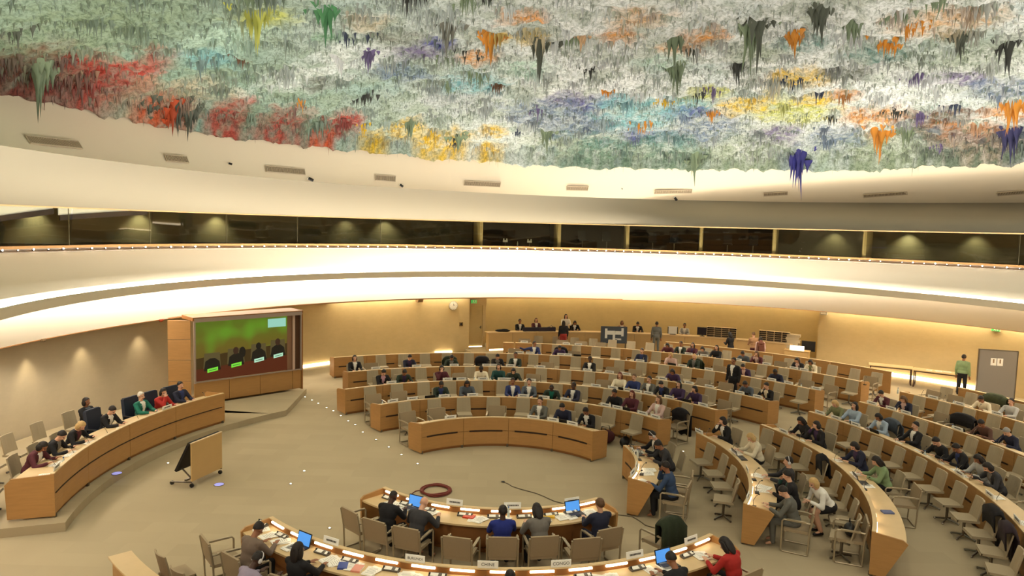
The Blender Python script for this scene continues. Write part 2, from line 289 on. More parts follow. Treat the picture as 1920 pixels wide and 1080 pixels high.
# floor: carpet with tiles
def carpet():
    m=bpy.data.materials.new('beige_carpet'); m.use_nodes=True; nt=m.node_tree; b=nt.nodes['Principled BSDF']; b.inputs['Roughness'].default_value=.95; b.inputs['Specular IOR Level'].default_value=.1
    tc=nt.nodes.new('ShaderNodeTexCoord'); br=nt.nodes.new('ShaderNodeTexBrick'); n=nt.nodes.new('ShaderNodeTexNoise'); mx=nt.nodes.new('ShaderNodeMix'); mx.data_type='RGBA'
    br.inputs['Scale'].default_value=1; br.inputs['Brick Width'].default_value=1.0; br.inputs['Row Height'].default_value=.5; br.inputs['Mortar Size'].default_value=.002
    c=srgb(182,166,136); br.inputs['Color1'].default_value=c+(1,); br.inputs['Color2'].default_value=tuple(x*.93 for x in c)+(1,); br.inputs['Mortar'].default_value=tuple(x*.93 for x in c)+(1,)
    n.inputs['Scale'].default_value=.5; n.inputs['Detail'].default_value=5
    mx.blend_type='MULTIPLY'; mx.inputs[0].default_value=1; cr=nt.nodes.new('ShaderNodeValToRGB'); cr.color_ramp.elements[0].color=(.86,.84,.82,1); cr.color_ramp.elements[1].color=(1,1,1,1)
    nt.links.new(tc.outputs['Object'],br.inputs[0]); nt.links.new(tc.outputs['Object'],n.inputs[0]); nt.links.new(n.outputs['Fac'],cr.inputs[0])
    nt.links.new(br.outputs[0],mx.inputs[6]); nt.links.new(cr.outputs[0],mx.inputs[7]); nt.links.new(mx.outputs[2],b.inputs['Base Color'])
    return m
CARPET=carpet()
mb=MB(); n=120; mb.add([(WX+21.5*math.cos(2*math.pi*i/n),WY+21.5*math.sin(2*math.pi*i/n),0) for i in range(n)]+[(WX+21.5*math.cos(2*math.pi*i/n),WY+21.5*math.sin(2*math.pi*i/n),-.2) for i in range(n)],
   [tuple(range(n)),tuple(range(2*n-1,n-1,-1))]+[(i,i+n,(i+1)%n+n,(i+1)%n) for i in range(n)])
struct(mb.build('floor',CARPET))
# walls: pale veneer
def veneer(name,c,dark=.86):
    m=bpy.data.materials.new(name); m.use_nodes=True; nt=m.node_tree; b=nt.nodes['Principled BSDF']; b.inputs['Roughness'].default_value=.6; b.inputs['Specular IOR Level'].default_value=.2
    tc=nt.nodes.new('ShaderNodeTexCoord'); mp=nt.nodes.new('ShaderNodeMapping'); mp.inputs['Scale'].default_value=(1,1,2.2)
    n=nt.nodes.new('ShaderNodeTexNoise'); n.inputs['Scale'].default_value=3.2; n.inputs['Detail'].default_value=8; n.inputs['Roughness'].default_value=.7
    n2=nt.nodes.new('ShaderNodeTexNoise'); n2.inputs['Scale'].default_value=.9; n2.inputs['Detail'].default_value=3
    mx=nt.nodes.new('ShaderNodeMix'); mx.data_type='RGBA'; mx.inputs[6].default_value=tuple(x*dark for x in c)+(1,); mx.inputs[7].default_value=tuple(min(1,x*1.1) for x in c)+(1,)
    ad=nt.nodes.new('ShaderNodeMath'); ad.operation='ADD'; ml=nt.nodes.new('ShaderNodeMath'); ml.operation='MULTIPLY_ADD'; ml.inputs[1].default_value=1.6; ml.inputs[2].default_value=-.3
    nt.links.new(tc.outputs['Object'],mp.inputs[0]); nt.links.new(mp.outputs[0],n.inputs['Vector']); nt.links.new(tc.outputs['Object'],n2.inputs['Vector'])
    nt.links.new(n.outputs['Fac'],ad.inputs[0]); nt.links.new(n2.outputs['Fac'],ad.inputs[1]); hf=nt.nodes.new('ShaderNodeMath'); hf.operation='MULTIPLY'; hf.inputs[1].default_value=.5
    nt.links.new(ad.outputs[0],hf.inputs[0]); nt.links.new(hf.outputs[0],ml.inputs[0]); nt.links.new(ml.outputs[0],mx.inputs[0]); nt.links.new(mx.outputs[2],b.inputs['Base Color'])
    return m
WALLM=veneer('pale_burl_veneer',srgb(208,184,136)); WALLG=veneer('grey_beige_stone_wall',srgb(196,180,152),.9); WALLA=veneer('amber_veneer',srgb(208,184,130))
WR=18.76
def wallarc(name,a0,a1,r,m,z0=0,z1=3.3,t=.25):
    mb=MB(); mb.arc((WX,WY),r,r+t,z0,z1,a0,a1,n=max(2,int((a1-a0)/1.5))); return struct(mb.build(name,m))
wallarc('wall_left',150,222,WR,WALLG)                       # behind the long side desk
wallarc('wall_back_left',112.7,150,WR,WALLM)
wallarc('wall_back',57.0,110.9,20.3,WALLA,z1=3.4)
wallarc('wall_right',-52,57.6,WR,WALLM)
# returns of the rear alcove
for nm,a,r0,r1,m in (('wall_return_left',112.8,WR,19.45,WALLM),('wall_return_right',57.4,WR+.02,20.5,WALLA)):
    mb=MB(); p=pw((r0+r1)/2,a); mb.box((p.x,p.y,1.65),(r1-r0,.16,3.3),R_(a)); struct(mb.build(nm,m))
# door in the alcove
dr=empty('door_1',pw(19.3,111.15),R_(111.15-90)); struct(dr)
mb=MB(); mb.box((0,0,1.255),(.86,.05,2.17)); struct(mb.build('door_leaf',WALLA,dr))
mb=MB(); 
for x in (-.48,.5): mb.box((x,-.02,1.26),(.1 if x<0 else .16,.14,2.2))
mb.box((0,-.02,2.86),(1.2,.14,1.02)); struct(mb.build('door_frame',WALLM,dr))
mb=MB(); mb.tube([(.34,-.03,1.2),(.34,-.08,1.2),(.24,-.08,1.2)],.012); mb.box((.34,-.03,1.2),(.04,.02,.16)); mb.build('door_handle',CHROME,dr)
mb=MB(); mb.box((0,-.04,.185),(.84,.05,.03)); mb.build('threshold_light',BASEG,dr)
# platform below the rear counter
mb=MB(); mb.arc((WX,WY),17.0,20.4,0,.17,57.6,113.2,m=0); o=mb.build('rear_platform',CARPET); struct(o)
mb=MB(); mb.arc((WX,WY),16.96,17.0,0,.17,57.8,113.2); struct(mb.build('trim_1',WOOD))
# ceiling under the soffit and the wall-wash lamps behind it
loft('ceiling_soffit',[K('soffit',.1,3.0),K('soffit',.14,3.3),lambda a:pw(20.8 if 56<math.degrees(math.atan2(rp('soffit',a).y-WY,rp('soffit',a).x-WX))<114 else 20.8,math.degrees(math.atan2(rp('soffit',a).y-WY,rp('soffit',a).x-WX)),3.34)],CREAM,smooth=False)['kind']='structure'
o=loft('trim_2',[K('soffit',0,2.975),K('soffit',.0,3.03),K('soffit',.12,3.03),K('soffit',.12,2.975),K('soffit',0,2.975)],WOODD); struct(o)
def lampstrip(name,a0,a1,r0,r1,z,m,label,c=(WX,WY),h=.03,group=None):
    mb=MB(); at=Vector((c[0]+r0*math.cos(R_((a0+a1)/2)),c[1]+r0*math.sin(R_((a0+a1)/2)),z)); mb.arc(c,r0,r1,z,z+h,a0,a1)
    e=mb.build(name,m,at=at); e.location=at; tag(e,label,'light strip',group); return e
lampstrip('wall_wash_light',113.2,134.5,18.45,18.6,3.16,COVE2,'warm light strip washing the rear wall above the clock')
lampstrip('wall_wash_light',58.5,110.5,20.05,20.2,3.16,mat('wash_dim',(1,.88,.62),emit=20),'dimmer warm light strip above the rear counter wall')
lampstrip('wall_wash_light',8,57,18.45,18.6,3.16,COVE2,'warm light strip washing the right wall above the folding tables')
lampstrip('skirting_light',134.6,140.5,18.66,18.74,.02,BASEG,'glowing floor-level strip beside the video screen',h=.12)
lampstrip('skirting_light',115.4,118.2,18.66,18.74,.03,BASEG,'short glowing floor-level strip left of the rear door',h=.1)
lampstrip('skirting_light',33,49.5,18.66,18.74,.02,BASEG,'long glowing floor-level strip under the folding tables',h=.16)
# band 2, ridge, band 1
o=loft('ceiling_cove_lower',[K('soffit',0,3.0),lerp(K('soffit',0,3.0),K('ridgeB',.62,4.08),.35,.0),lerp(K('soffit',0,3.0),K('ridgeB',.62,4.08),.75,.06),K('ridgeB',.62,4.16)],WHITEP); struct(o)
o=loft('ceiling_cove_ridge',[K('ridgeB',.6,4.12),K('ridgeB',.1,4.09),K('ridgeB',.08,4.03),K('ridgeB',0,4.04),K('ridgeT',0,4.29),K('ridgeT',.08,4.30),K('ridgeT',.1,4.22),K('ridgeT',.6,4.20)],mat('ridge_plaster',srgb(246,232,208),.8),smooth=False); struct(o)
o=loft('ceiling_cove_upper',[K('ridgeT',.6,4.18),K('ridgeT',.66,4.36),lerp(K('ridgeT',.66,4.36),K('rail',0,5.3),.35,-.13),lerp(K('ridgeT',.66,4.36),K('rail',0,5.3),.7,-.1),K('rail',0,5.3)],WHITEP); struct(o)
def glow(name,rows,m,label,a0=-50,a1=220):
    o=loft(name,rows,m,a0,a1); tag(o,label,'cove light'); return o
glow('cove_light',[K('ridgeT',.2,4.25),K('ridgeT',.5,4.27)],mat('cove_glow_up',(1,.93,.80),.5,emit=42),'continuous light trough on top of the white ceiling ridge')
glow('cove_light',[K('ridgeB',.2,4.075),K('ridgeB',.46,4.075)],COVE,'continuous light trough under the white ceiling ridge')
# gallery
o=loft('gallery_rail_ledge',[K('rail',0,5.3),K('rail',-.02,5.33),K('rail',.12,5.35),K('rail',.12,5.46)],mat('grey_channel',srgb(176,164,150),.5,),smooth=False); struct(o); o.name='trim_3'
o=loft('trim_4',[K('rail',.12,5.43),K('rail',-.03,5.43),K('rail',-.03,5.51),K('rail',.16,5.515)],mat('rail_wood',srgb(196,150,98),.4),smooth=False); struct(o)
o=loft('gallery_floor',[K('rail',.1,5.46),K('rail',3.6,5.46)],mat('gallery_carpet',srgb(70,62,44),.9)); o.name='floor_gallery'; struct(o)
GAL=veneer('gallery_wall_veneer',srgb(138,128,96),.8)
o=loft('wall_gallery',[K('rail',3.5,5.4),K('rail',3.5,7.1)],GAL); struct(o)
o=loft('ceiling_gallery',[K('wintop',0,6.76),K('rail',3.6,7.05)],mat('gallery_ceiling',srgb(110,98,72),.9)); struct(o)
# glazing
gm=bpy.data.materials.new('smoked_glass'); gm.use_nodes=True; nt=gm.node_tree; nt.nodes.clear()
ou=nt.nodes.new('ShaderNodeOutputMaterial'); tr=nt.nodes.new('ShaderNodeBsdfTransparent'); tr.inputs[0].default_value=(.82,.84,.76,1); gl=nt.nodes.new('ShaderNodeBsdfGlossy'); gl.inputs['Roughness'].default_value=.02; gl.inputs[0].default_value=(.8,.8,.8,1)
mx=nt.nodes.new('ShaderNodeMixShader'); mx.inputs[0].default_value=.09; nt.links.new(tr.outputs[0],mx.inputs[1]); nt.links.new(gl.outputs[0],mx.inputs[2]); nt.links.new(mx.outputs[0],ou.inputs[0])
posts=[222,200,184,168.2,159.3,149.9,140.3,128,111.9,98.9,87.4,75.2,63.5,50,41.5,29.8,15,0,-20,-52]
for i in range(len(posts)-1):
    a1,a0=posts[i],posts[i+1]
    o=loft('window_%d'%(i+1),[K('rail',.05,5.51),K('wintop',.04,6.72)],gm,a0+.06,a1-.06,step=(a1-a0)/max(2,int((a1-a0)/2))-.001); struct(o)
for a in (168.2,159.3,149.9,140.3,128,29.8):
    mb=MB(); p=rp('rail',a,.07); mb.box((0,0,.61),(.02,.02,1.24)); o=mb.build('trim_5',mat('steel_bar',srgb(120,112,92),.4,.6)); o.location=(p.x,p.y,5.49); o.rotation_euler=(0,0,R_(a)); struct(o)
for i,a in enumerate((111.9,98.9,87.4,75.2,63.5,50)):
    mb=MB(); p=rp('rail',a,.6); mb.box((0,0,.62),(1.0,.16,1.26)); o=mb.build('booth_partition',mat('booth_panel',srgb(150,130,84),.6)); o.location=(p.x,p.y,5.47); o.rotation_euler=(0,0,R_(a)); tag(o,['tan partition between glazed booths, first from the left','tan partition between glazed booths, second from the left','tan partition between glazed booths, third from the left','tan partition between glazed booths, fourth from the left','tan partition between glazed booths, fifth from the left','tan partition between glazed booths, rightmost'][i],'partition','booth partitions')
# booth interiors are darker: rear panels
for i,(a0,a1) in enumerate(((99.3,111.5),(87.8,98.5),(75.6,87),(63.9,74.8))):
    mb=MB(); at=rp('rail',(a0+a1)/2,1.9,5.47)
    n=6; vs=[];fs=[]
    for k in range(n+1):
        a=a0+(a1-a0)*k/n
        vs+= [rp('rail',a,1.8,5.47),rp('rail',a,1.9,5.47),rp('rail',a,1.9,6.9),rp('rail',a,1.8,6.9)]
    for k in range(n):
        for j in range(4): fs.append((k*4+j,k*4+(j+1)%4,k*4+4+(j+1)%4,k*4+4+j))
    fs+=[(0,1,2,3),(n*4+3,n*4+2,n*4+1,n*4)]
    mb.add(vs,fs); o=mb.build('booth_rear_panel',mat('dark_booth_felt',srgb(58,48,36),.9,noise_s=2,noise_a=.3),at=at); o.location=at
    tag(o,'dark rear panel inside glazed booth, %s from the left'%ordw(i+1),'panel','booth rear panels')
# booth equipment: two pale headset stands and a small bottle in the first booth, chairs tops
def lamp_stand():
    t=proto('headset_stand'); mb=MB(); mb.tube([(0,0,0),(0,0,.22)],.015); mb.box((0,0,.01),(.14,.12,.02)); mb.build('stand',CHROME,t,link=False)
    mb=MB(); mb.box((0,0,.26),(.24,.05,.1)); mb.box((-.08,0,.34),(.05,.04,.1)); mb.box((.08,0,.34),(.05,.04,.1)); mb.build('bracket',PAPER,t,link=False); return t
ls=lamp_stand()
for i,a in enumerate((107.6,103.6)):
    p=rp('rail',a,.45,5.49); place(ls,p,R_(a+90),'pale equipment stand inside the first booth, %s'%('left one' if i==0 else 'right one'),'stand','stands in the booths')
mb=MB(); mb.tube([(0,0,0),(0,0,.16),(0,0,.2),(0,0,.26)],[.035,.035,.014,.014]); o=mb.build('water_bottle',mat('pale_glassy',srgb(190,200,190),.2)); o.location=rp('rail',105.6,.4,5.49); tag(o,'small pale bottle between two stands inside the first booth','bottle')
def boothchair():
    t=proto('booth_chair'); mb=MB(); mb.box((0,0,.42),(.44,.42,.07)); mb.build('seat',BLACK,t,link=False); mb=MB(); mb.box((0,-.2,.68),(.4,.06,.44),0,.12); mb.build('backrest',BLACK,t,link=False)
    mb=MB(); mb.tube([(0,0,.02),(0,0,.4)],.03); mb.box((0,0,.02),(.5,.06,.04)); mb.box((0,0,.02),(.06,.5,.04)); mb.build('base',CHROME,t,link=False); return t
bc=boothchair()
for i,a in enumerate((94.5,90.5,83,79.5,71,67)):
    place(bc,rp('rail',a,.95,5.47),R_(a+90),'dark booth chair behind the gallery glass, %s from the left'%ordw(i+1),'chair','booth chairs')
# fascia + upper band
o=loft('ceiling_fascia',[K('wintop',-.04,6.70),K('wintop',-.08,6.72),lerp(K('wintop',-.08,6.72),K('fascia',0),.5),K('fascia',0)],FASC); struct(o)
o=loft('trim_6',[K('wintop',.06,6.68),K('wintop',-.07,6.675),K('wintop',-.09,6.72)],mat('warm_edge',srgb(200,164,112),.5),smooth=False); struct(o)
def upband(t):
    return lambda a:rp('fascia',a).lerp(rp('dome',a,.25),t)+Vector((0,0,0))
o=loft('ceiling_upper_band',[upband(t) for t in (0,.25,.5,.75,1)],CREAM,a0=-85,a1=265); struct(o)
o=loft('ceiling_fascia_back',[K('wintop',-.04,6.7),K('fascia',0)],FASC,222,240); struct(o)
# gallery spots: row of small lamps on the channel under the rail
SPL=proto('gallery_spot')
mb=MB(); mb.tube([(0,0,0),(0,0,.05)],.03,10); mb.build('housing',BLACK,SPL,link=False)
mb=MB(); mb.ell((0,-.03,.05),(.025,.022,.025),n=10,k=6); mb.build('lens',SPOTM,SPL,link=False)
SPS=proto('gallery_spot')
mb=MB(); mb.tube([(0,0,0),(0,0,.04)],.02,8); mb.build('housing',BLACK,SPS,link=False)
mb=MB(); mb.ell((0,-.02,.04),(.014,.014,.014),n=8,k=5); mb.build('lens',SPOTM,SPS,link=False)
i=0; a=181
while a>24:
    p=rp('rail',a,.03,5.355)
    if i%23!=21:
        place(SPL if i%2==0 else SPS,p,R_(a-90),'%s spot lamp under the gallery rail'%('bright' if i%2==0 else 'small dim'),'spotlight','%s spot lamps in the row under the gallery rail'%('bright' if i%2==0 else 'small dim'))
    i+=1; a-=1.5
# grilles and cameras on the cream band
def grille(w):
    t=proto('air_vent'); mb=MB(); mb.box((0,0,0),(w,.03,.22)); mb.build('backing',mat('vent_dark',srgb(124,108,86),.8),t,link=False)
    mb=MB(); n=int(w/.055)
    for k in range(n+1): mb.box((-w/2+k*w/n,-.025,0),(.022,.03,.2))
    mb.build('slat',mat('vent_slat',srgb(184,166,138),.6),t,link=False)
    mb=MB()
    for z in (-.11,.11): mb.box((0,-.025,z),(w+.03,.03,.03))
    for x in (-w/2,w/2): mb.box((x,-.025,0),(.03,.03,.22))
    mb.build('frame',mat('vent_frame',srgb(196,178,150),.6),t,link=False); return t
def on_band(a,t,off=.03):
    p=upband(t)(a); q=upband(t)(a+.5); u=upband(min(1,t+.05))(a); x=(p-q).normalized(); z=(u-p).normalized(); y=x.cross(z)*-1
    # face the hall centre
    c=Vector((OX,OY,p.z))-p
    if (-y).dot(c)<0: x=-x; y=-y
    M=Matrix((x,y,z)).transposed().to_4x4(); M.translation=p-y*off; return M
for i,((a,t),w) in enumerate(VENTS):
    g=grille({91:1.75,37:.85,70:1.75,40:.95,66:1.8,39:1.05,43:1.05,79:1.75,45:.95}[w]); c=copy_tree(g); c.matrix_world=on_band(a,t)
    tag(c,'%s air vent in the cream band, %s from the left'%('long' if w>50 else 'short',ordw(i+1)),'vent','air vents in the cream band')
cam_=proto('ceiling_camera'); mb=MB(); mb.ell((0,0,0),(.055,.04,.055)); mb.build('mount',PAPER,cam_,link=False); mb=MB(); mb.tube([(0,-.02,0),(.1,-.14,-.1)],.06,12); mb.build('camera_body',BLACK,cam_,link=False)
for i,(a,t) in enumerate(CCTV):
    c=copy_tree(cam_); c.matrix_world=on_band(a,t,.03); s=(.6,1,.8,.35,1)[i]; c.matrix_world=c.matrix_world@Matrix.Scale(s,4); tag(c,'small black camera on the cream band, %s from the left'%ordw(i+1),'camera','small cameras on the cream band')
# gallery scallop lamps
def spot(name,loc,target,power,size,blend=.6,color=(1,.86,.62),rad=.1):
    l=bpy.data.lights.new(name,'SPOT'); l.energy=power; l.spot_size=R_(size); l.spot_blend=blend; l.color=color; l.shadow_soft_size=rad
    o=bpy.data.objects.new(name,l); COL.objects.link(o); o.location=loc; o.rotation_euler=(Vector(target)-Vector(loc)).to_track_quat('-Z','Y').to_euler(); return o
for a,pw_ in ((170.4,60),(163.6,80),(153.5,80),(145,80),(128.5,35),(123,55),(56.3,45),(46.9,90),(39,45),(31.7,50)):
    p=rp('rail',a,3.05,6.85); q=rp('rail',a,3.3,5.6); spot('gallery_downlight',p,q,pw_*1.3,100 if pw_!=50 else 40,.9,(1,.96,.68),.05)
for a in (-176,176.7,170.1,162.8):
    p=pw(18.4,a,2.75); q=pw(18.7,a,.6); spot('wall_downlight',p,q,60,75,1,(1,.84,.55),.05)

# ceiling reflection in the left panes, imitated by white glowing and dark shapes
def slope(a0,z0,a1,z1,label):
    at=rp('rail',(a0+a1)/2,.5,6.6); t=empty('reflection_shape',at); tag(t,label,'soffit'); n=8
    for nm,f0,f1,m,dr in (('white_reflection',0,None,mat('reflection_white',srgb(240,232,214),.8,emit=.45),.5),('dark_reflection',-.17,0,mat('reflection_dark',srgb(52,42,46),.7),.46)):
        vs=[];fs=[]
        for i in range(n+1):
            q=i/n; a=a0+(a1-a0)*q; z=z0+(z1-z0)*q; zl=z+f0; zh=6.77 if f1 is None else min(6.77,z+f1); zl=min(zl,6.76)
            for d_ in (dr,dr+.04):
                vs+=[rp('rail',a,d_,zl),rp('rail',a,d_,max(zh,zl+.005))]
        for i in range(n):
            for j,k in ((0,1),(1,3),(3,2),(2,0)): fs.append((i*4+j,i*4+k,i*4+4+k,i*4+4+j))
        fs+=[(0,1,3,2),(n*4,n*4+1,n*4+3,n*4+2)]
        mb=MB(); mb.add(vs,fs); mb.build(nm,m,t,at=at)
slope(181,6.02,168.6,6.66,'white sloping modelled reflection, dark edge, behind the leftmost gallery panes')
slope(168.0,6.46,158.6,6.74,'second white sloping modelled reflection behind the gallery glass, right of first')
# ---------------------------------------------------------------- dome: rough colourful dripping plaster
DC=(5.57,15.18); DR=18.46; DZ=9.6
PAL={'sage':(132,150,118),'brownred':(122,86,68),'red':(178,62,50),'maroon':(118,58,52),'sand':(206,186,156),'redorange':(206,84,40),'yellow':(232,190,30),
'orange':(222,146,44),'yellowgreen':(200,204,92),'mint':(186,214,196),'green':(84,150,96),'violet':(112,98,140),'blue':(66,76,150),'grey':(128,128,116),'palegrey':(190,196,196),
'peach':(226,186,140),'cyan':(130,186,190),'darkblue':(60,70,92),'brown':(112,78,52),'navy':(44,44,88),'dark':(58,60,54),'greydark':(92,98,84),'royal':(44,44,130),'white':(244,248,246),'slateblue':(104,124,150),'teal':(96,136,128)}
PAL={k:np.array(srgb(*v)) for k,v in PAL.items()}
def vnoise(x,y,seed,freq):
    """cheap value noise in numpy"""
    X=x*freq+seed*17.3; Y=y*freq-seed*9.1; xi=np.floor(X); yi=np.floor(Y); fx=X-xi; fy=Y-yi; fx=fx*fx*(3-2*fx); fy=fy*fy*(3-2*fy)
    def h(a,b):
        v=np.sin(a*127.1+b*311.7+seed*74.7)*43758.5453; return v-np.floor(v)
    return (h(xi,yi)*(1-fx)+h(xi+1,yi)*fx)*(1-fy)+(h(xi,yi+1)*(1-fx)+h(xi+1,yi+1)*fx)*fy
def fbm(x,y,seed,freq,o=4):
    s=0;a=.5;t=0
    for k in range(o): s=s+a*vnoise(x,y,seed+k,freq*2**k); t+=a; a*=.55
    return s/t
def field(x,y):
    n1=fbm(x,y,3,.35); n2=fbm(x,y,11,1.7); n3=fbm(x,y,23,6,3)
    left=np.clip((1.5-x)/9+.35*(n1-.5),0,1)[:,None]
    base=PAL['white']*.92*(1-left)+ (PAL['mint']*.62)*left
    k=np.clip((n2-.46)*5,0,1)[:,None]; base=base*(1-.42*k)+PAL['sage']*.42*k
    k=np.clip((n1-.55)*5,0,1)[:,None]; base=base*(1-.30*k)+PAL['cyan']*.30*k
    for i,(px,py,pr,c) in enumerate(PATCH):
        pr=min(pr,2.4)
        d=np.hypot(x-px,y-py)/max(pr,.5); d=d+(n2-.5)*1.3+(n3-.5)*.8
        w=np.clip((1.05-d)*2.2,0,1)*(.9 if c not in('white','sage','sand') else .7)
        w=w*(.35+.65*np.clip((n3-.36)*4,0,1)); w=w[:,None]; base=base*(1-w)+PAL[c]*w
    e=np.clip((np.hypot(x-DC[0],y-DC[1])/DR-.93)*14,0,1)*np.clip((x-1)/3,0,1)*(.35+.65*np.clip((n3-.3)*3,0,1)); e=(e*.7)[:,None]; base=base*(1-e)+PAL['sage']*.8*e
    return base
def artmat():
    m=bpy.data.materials.new('dripping_paint'); m.use_nodes=True; nt=m.node_tree; b=nt.nodes['Principled BSDF']; b.inputs['Roughness'].default_value=.85; b.inputs['Specular IOR Level'].default_value=.15
    at=nt.nodes.new('ShaderNodeAttribute'); at.attribute_name='Col'; tc=nt.nodes.new('ShaderNodeTexCoord')
    n=nt.nodes.new('ShaderNodeTexNoise'); n.inputs['Scale'].default_value=9; n.inputs['Detail'].default_value=6; n.inputs['Roughness'].default_value=.75
    cr=nt.nodes.new('ShaderNodeValToRGB'); cr.color_ramp.elements[0].position=.38; cr.color_ramp.elements[0].color=(.34,.38,.33,1); cr.color_ramp.elements[1].position=.56; cr.color_ramp.elements[1].color=(1,1,1,1)
    mx=nt.nodes.new('ShaderNodeMix'); mx.data_type='RGBA'; mx.blend_type='MULTIPLY'; mx.inputs[0].default_value=.8
    nt.links.new(tc.outputs['Object'],n.inputs['Vector']); nt.links.new(n.outputs['Fac'],cr.inputs[0]); nt.links.new(at.outputs['Color'],mx.inputs[6]); nt.links.new(cr.outputs[0],mx.inputs[7]); nt.links.new(mx.outputs[2],b.inputs['Base Color'])
    bp=nt.nodes.new('ShaderNodeBump'); bp.inputs['Distance'].default_value=.08; bp.inputs['Strength'].default_value=.8; nt.links.new(n.outputs['Fac'],bp.inputs['Height']); nt.links.new(bp.outputs[0],b.inputs['Normal'])
    return m
ART=artmat()
ART2=bpy.data.materials.new('dripping_paint_drops'); ART2.use_nodes=True
_a=ART2.node_tree.nodes.new('ShaderNodeAttribute'); _a.attribute_name='Col'; _b=ART2.node_tree.nodes['Principled BSDF']; _b.inputs['Roughness'].default_value=.8
ART2.node_tree.links.new(_a.outputs['Color'],_b.inputs['Base Color'])
def dz(x,y):
    rr=np.hypot(x-DC[0],y-DC[1])/DR; return DZ+2.6*np.sqrt(np.clip(1-rr*rr,0,1))
def npmesh(name,V,F,C,m):
    me=bpy.data.meshes.new(name); nv=len(V); nf=len(F); k=F.shape[1]
    me.vertices.add(nv); me.vertices.foreach_set('co',V.astype(np.float32).ravel())
    me.loops.add(nf*k); me.loops.foreach_set('vertex_index',F.astype(np.int32).ravel())
    me.polygons.add(nf); me.polygons.foreach_set('loop_start',np.arange(0,nf*k,k,dtype=np.int32)); me.polygons.foreach_set('loop_total',np.full(nf,k,dtype=np.int32))
    me.update(calc_edges=True); me.validate()
    ca=me.color_attributes.new('Col','FLOAT_COLOR','POINT'); cc=np.ones((nv,4),np.float32); cc[:,:3]=C; ca.data.foreach_set('color',cc.ravel())
    me.materials.append(m); o=bpy.data.objects.new(name,me); COL.objects.link(o); return o
def dome():
    na,nr=900,200; th=np.linspace(0,2*math.pi,na,endpoint=False); tt=np.linspace(0,1,nr); rr=DR*1.005*np.sin(tt*math.pi/2)**.9; rr[0]=.05
    T,Rr=np.meshgrid(th,rr,indexing='ij'); x=(DC[0]+Rr*np.cos(T)).ravel(); y=(DC[1]+Rr*np.sin(T)).ravel()
    z=dz(x,y); z-= .30*fbm(x,y,5,1.1,4)+.22*np.clip(fbm(x,y,31,2.6,3)-.5,0,1)*2.2+.12*fbm(x,y,41,7,2)-.12
    z[(Rr.ravel()>DR*.995)]-=.12
    F=[]; i=np.arange(na)[:,None]; j=np.arange(nr-1)[None,:]; i2=(i+1)%na
    F=np.stack([i*nr+j,i2*nr+j,i2*nr+j+1,i*nr+j+1],-1).reshape(-1,4)
    global DOME_O
    o=npmesh('ceiling',np.stack([x,y,z],-1),F,field(x,y),ART); o.data.polygons.foreach_set('use_smooth',[True]*len(o.data.polygons)); struct(o); DOME_O=o
dome()
def drops(name,label,x,y,L,r,C,sides=4,kind='stuff'):
    n=len(x); z0=dz(x,y)-.12; rng=np.random.RandomState(5); k=sides
    tx=rng.normal(0,.08,n)*L; ty=rng.normal(0,.08,n)*L; ph=rng.rand(n)*6.28
    V=np.zeros((n,2*k+1,3)); 
    for j in range(k):
        a=ph+2*math.pi*j/k
        V[:,j]=np.stack([x+r*1.6*np.cos(a),y+r*1.6*np.sin(a),z0+.1],-1); V[:,k+j]=np.stack([x+tx*.4+r*.45*np.cos(a),y+ty*.4+r*.45*np.sin(a),z0-L*.38],-1)
    V[:,2*k]=np.stack([x+tx,y+ty,z0-L],-1)
    base=(np.arange(n)*(2*k+1))[:,None]; F=[]
    for j in range(k):
        j2=(j+1)%k; F.append(np.concatenate([base+j,base+j2,base+k+j2],1)); F.append(np.concatenate([base+j,base+k+j2,base+k+j],1)); F.append(np.concatenate([base+k+j,base+k+j2,base+2*k],1))
    F=np.concatenate(F); CC=np.repeat(C[:,None,:],2*k+1,1); CC[:,k:]*=.8; CC[:,2*k]*=.8
    o=npmesh(name,V.reshape(-1,3),F,CC.reshape(-1,3),ART2); tag(o,label or None,None,kind=kind); return o
rng=np.random.RandomState(11)
n=34000; a=rng.uniform(R_(5),R_(200),n); rr=DR*np.sqrt(rng.uniform(.02,1,n)); x=DC[0]+rr*np.cos(a); y=DC[1]+rr*np.sin(a)
d=fbm(x,y,31,2.6,3); keep=rng.rand(n)<np.clip((d-.32)*3,.12,1); x,y=x[keep],y[keep]; n=len(x)
C=field(x,y); dark=rng.uniform(.5,1.0,n)[:,None]; C=C*dark; g=(rng.rand(n)<.38)[:,None]; C=np.where(g,C*.5+PAL['sage']*.5*dark,C)
L=rng.gamma(2.0,.038,n)+.05; r=rng.uniform(.02,.055,n)
ALLD=[(x,y,L,r,C)]
# medium clusters
cx=rng.uniform(0,1,260); a=rng.uniform(R_(10),R_(195),260); rr=DR*np.sqrt(rng.uniform(.05,.98,260)); mx_=DC[0]+rr*np.cos(a); my_=DC[1]+rr*np.sin(a)
X=[];Y=[];LL=[];RR=[];CC=[]
cf=field(mx_,my_)
for i in range(260):
    k=rng.randint(8,18); s=rng.uniform(.12,.3); c=cf[i]*rng.uniform(.5,.9); 
    if rng.rand()<.22: c=PAL[['orange','yellow','dark','violet','greydark','sage','darkblue','brown'][rng.randint(8)]]*.9
    dx=rng.normal(0,s,k); dy=rng.normal(0,s,k); X+=list(mx_[i]+dx); Y+=list(my_[i]+dy); h=rng.uniform(.25,.65); LL+=list(h*np.exp(-(dx**2+dy**2)/(2*s*s))*rng.uniform(.5,1.1,k)+.08); RR+=list(rng.uniform(.03,.07,k)); CC+=[c]*k
ALLD.append((np.array(X),np.array(Y),np.array(LL),np.array(RR),np.array(CC)))
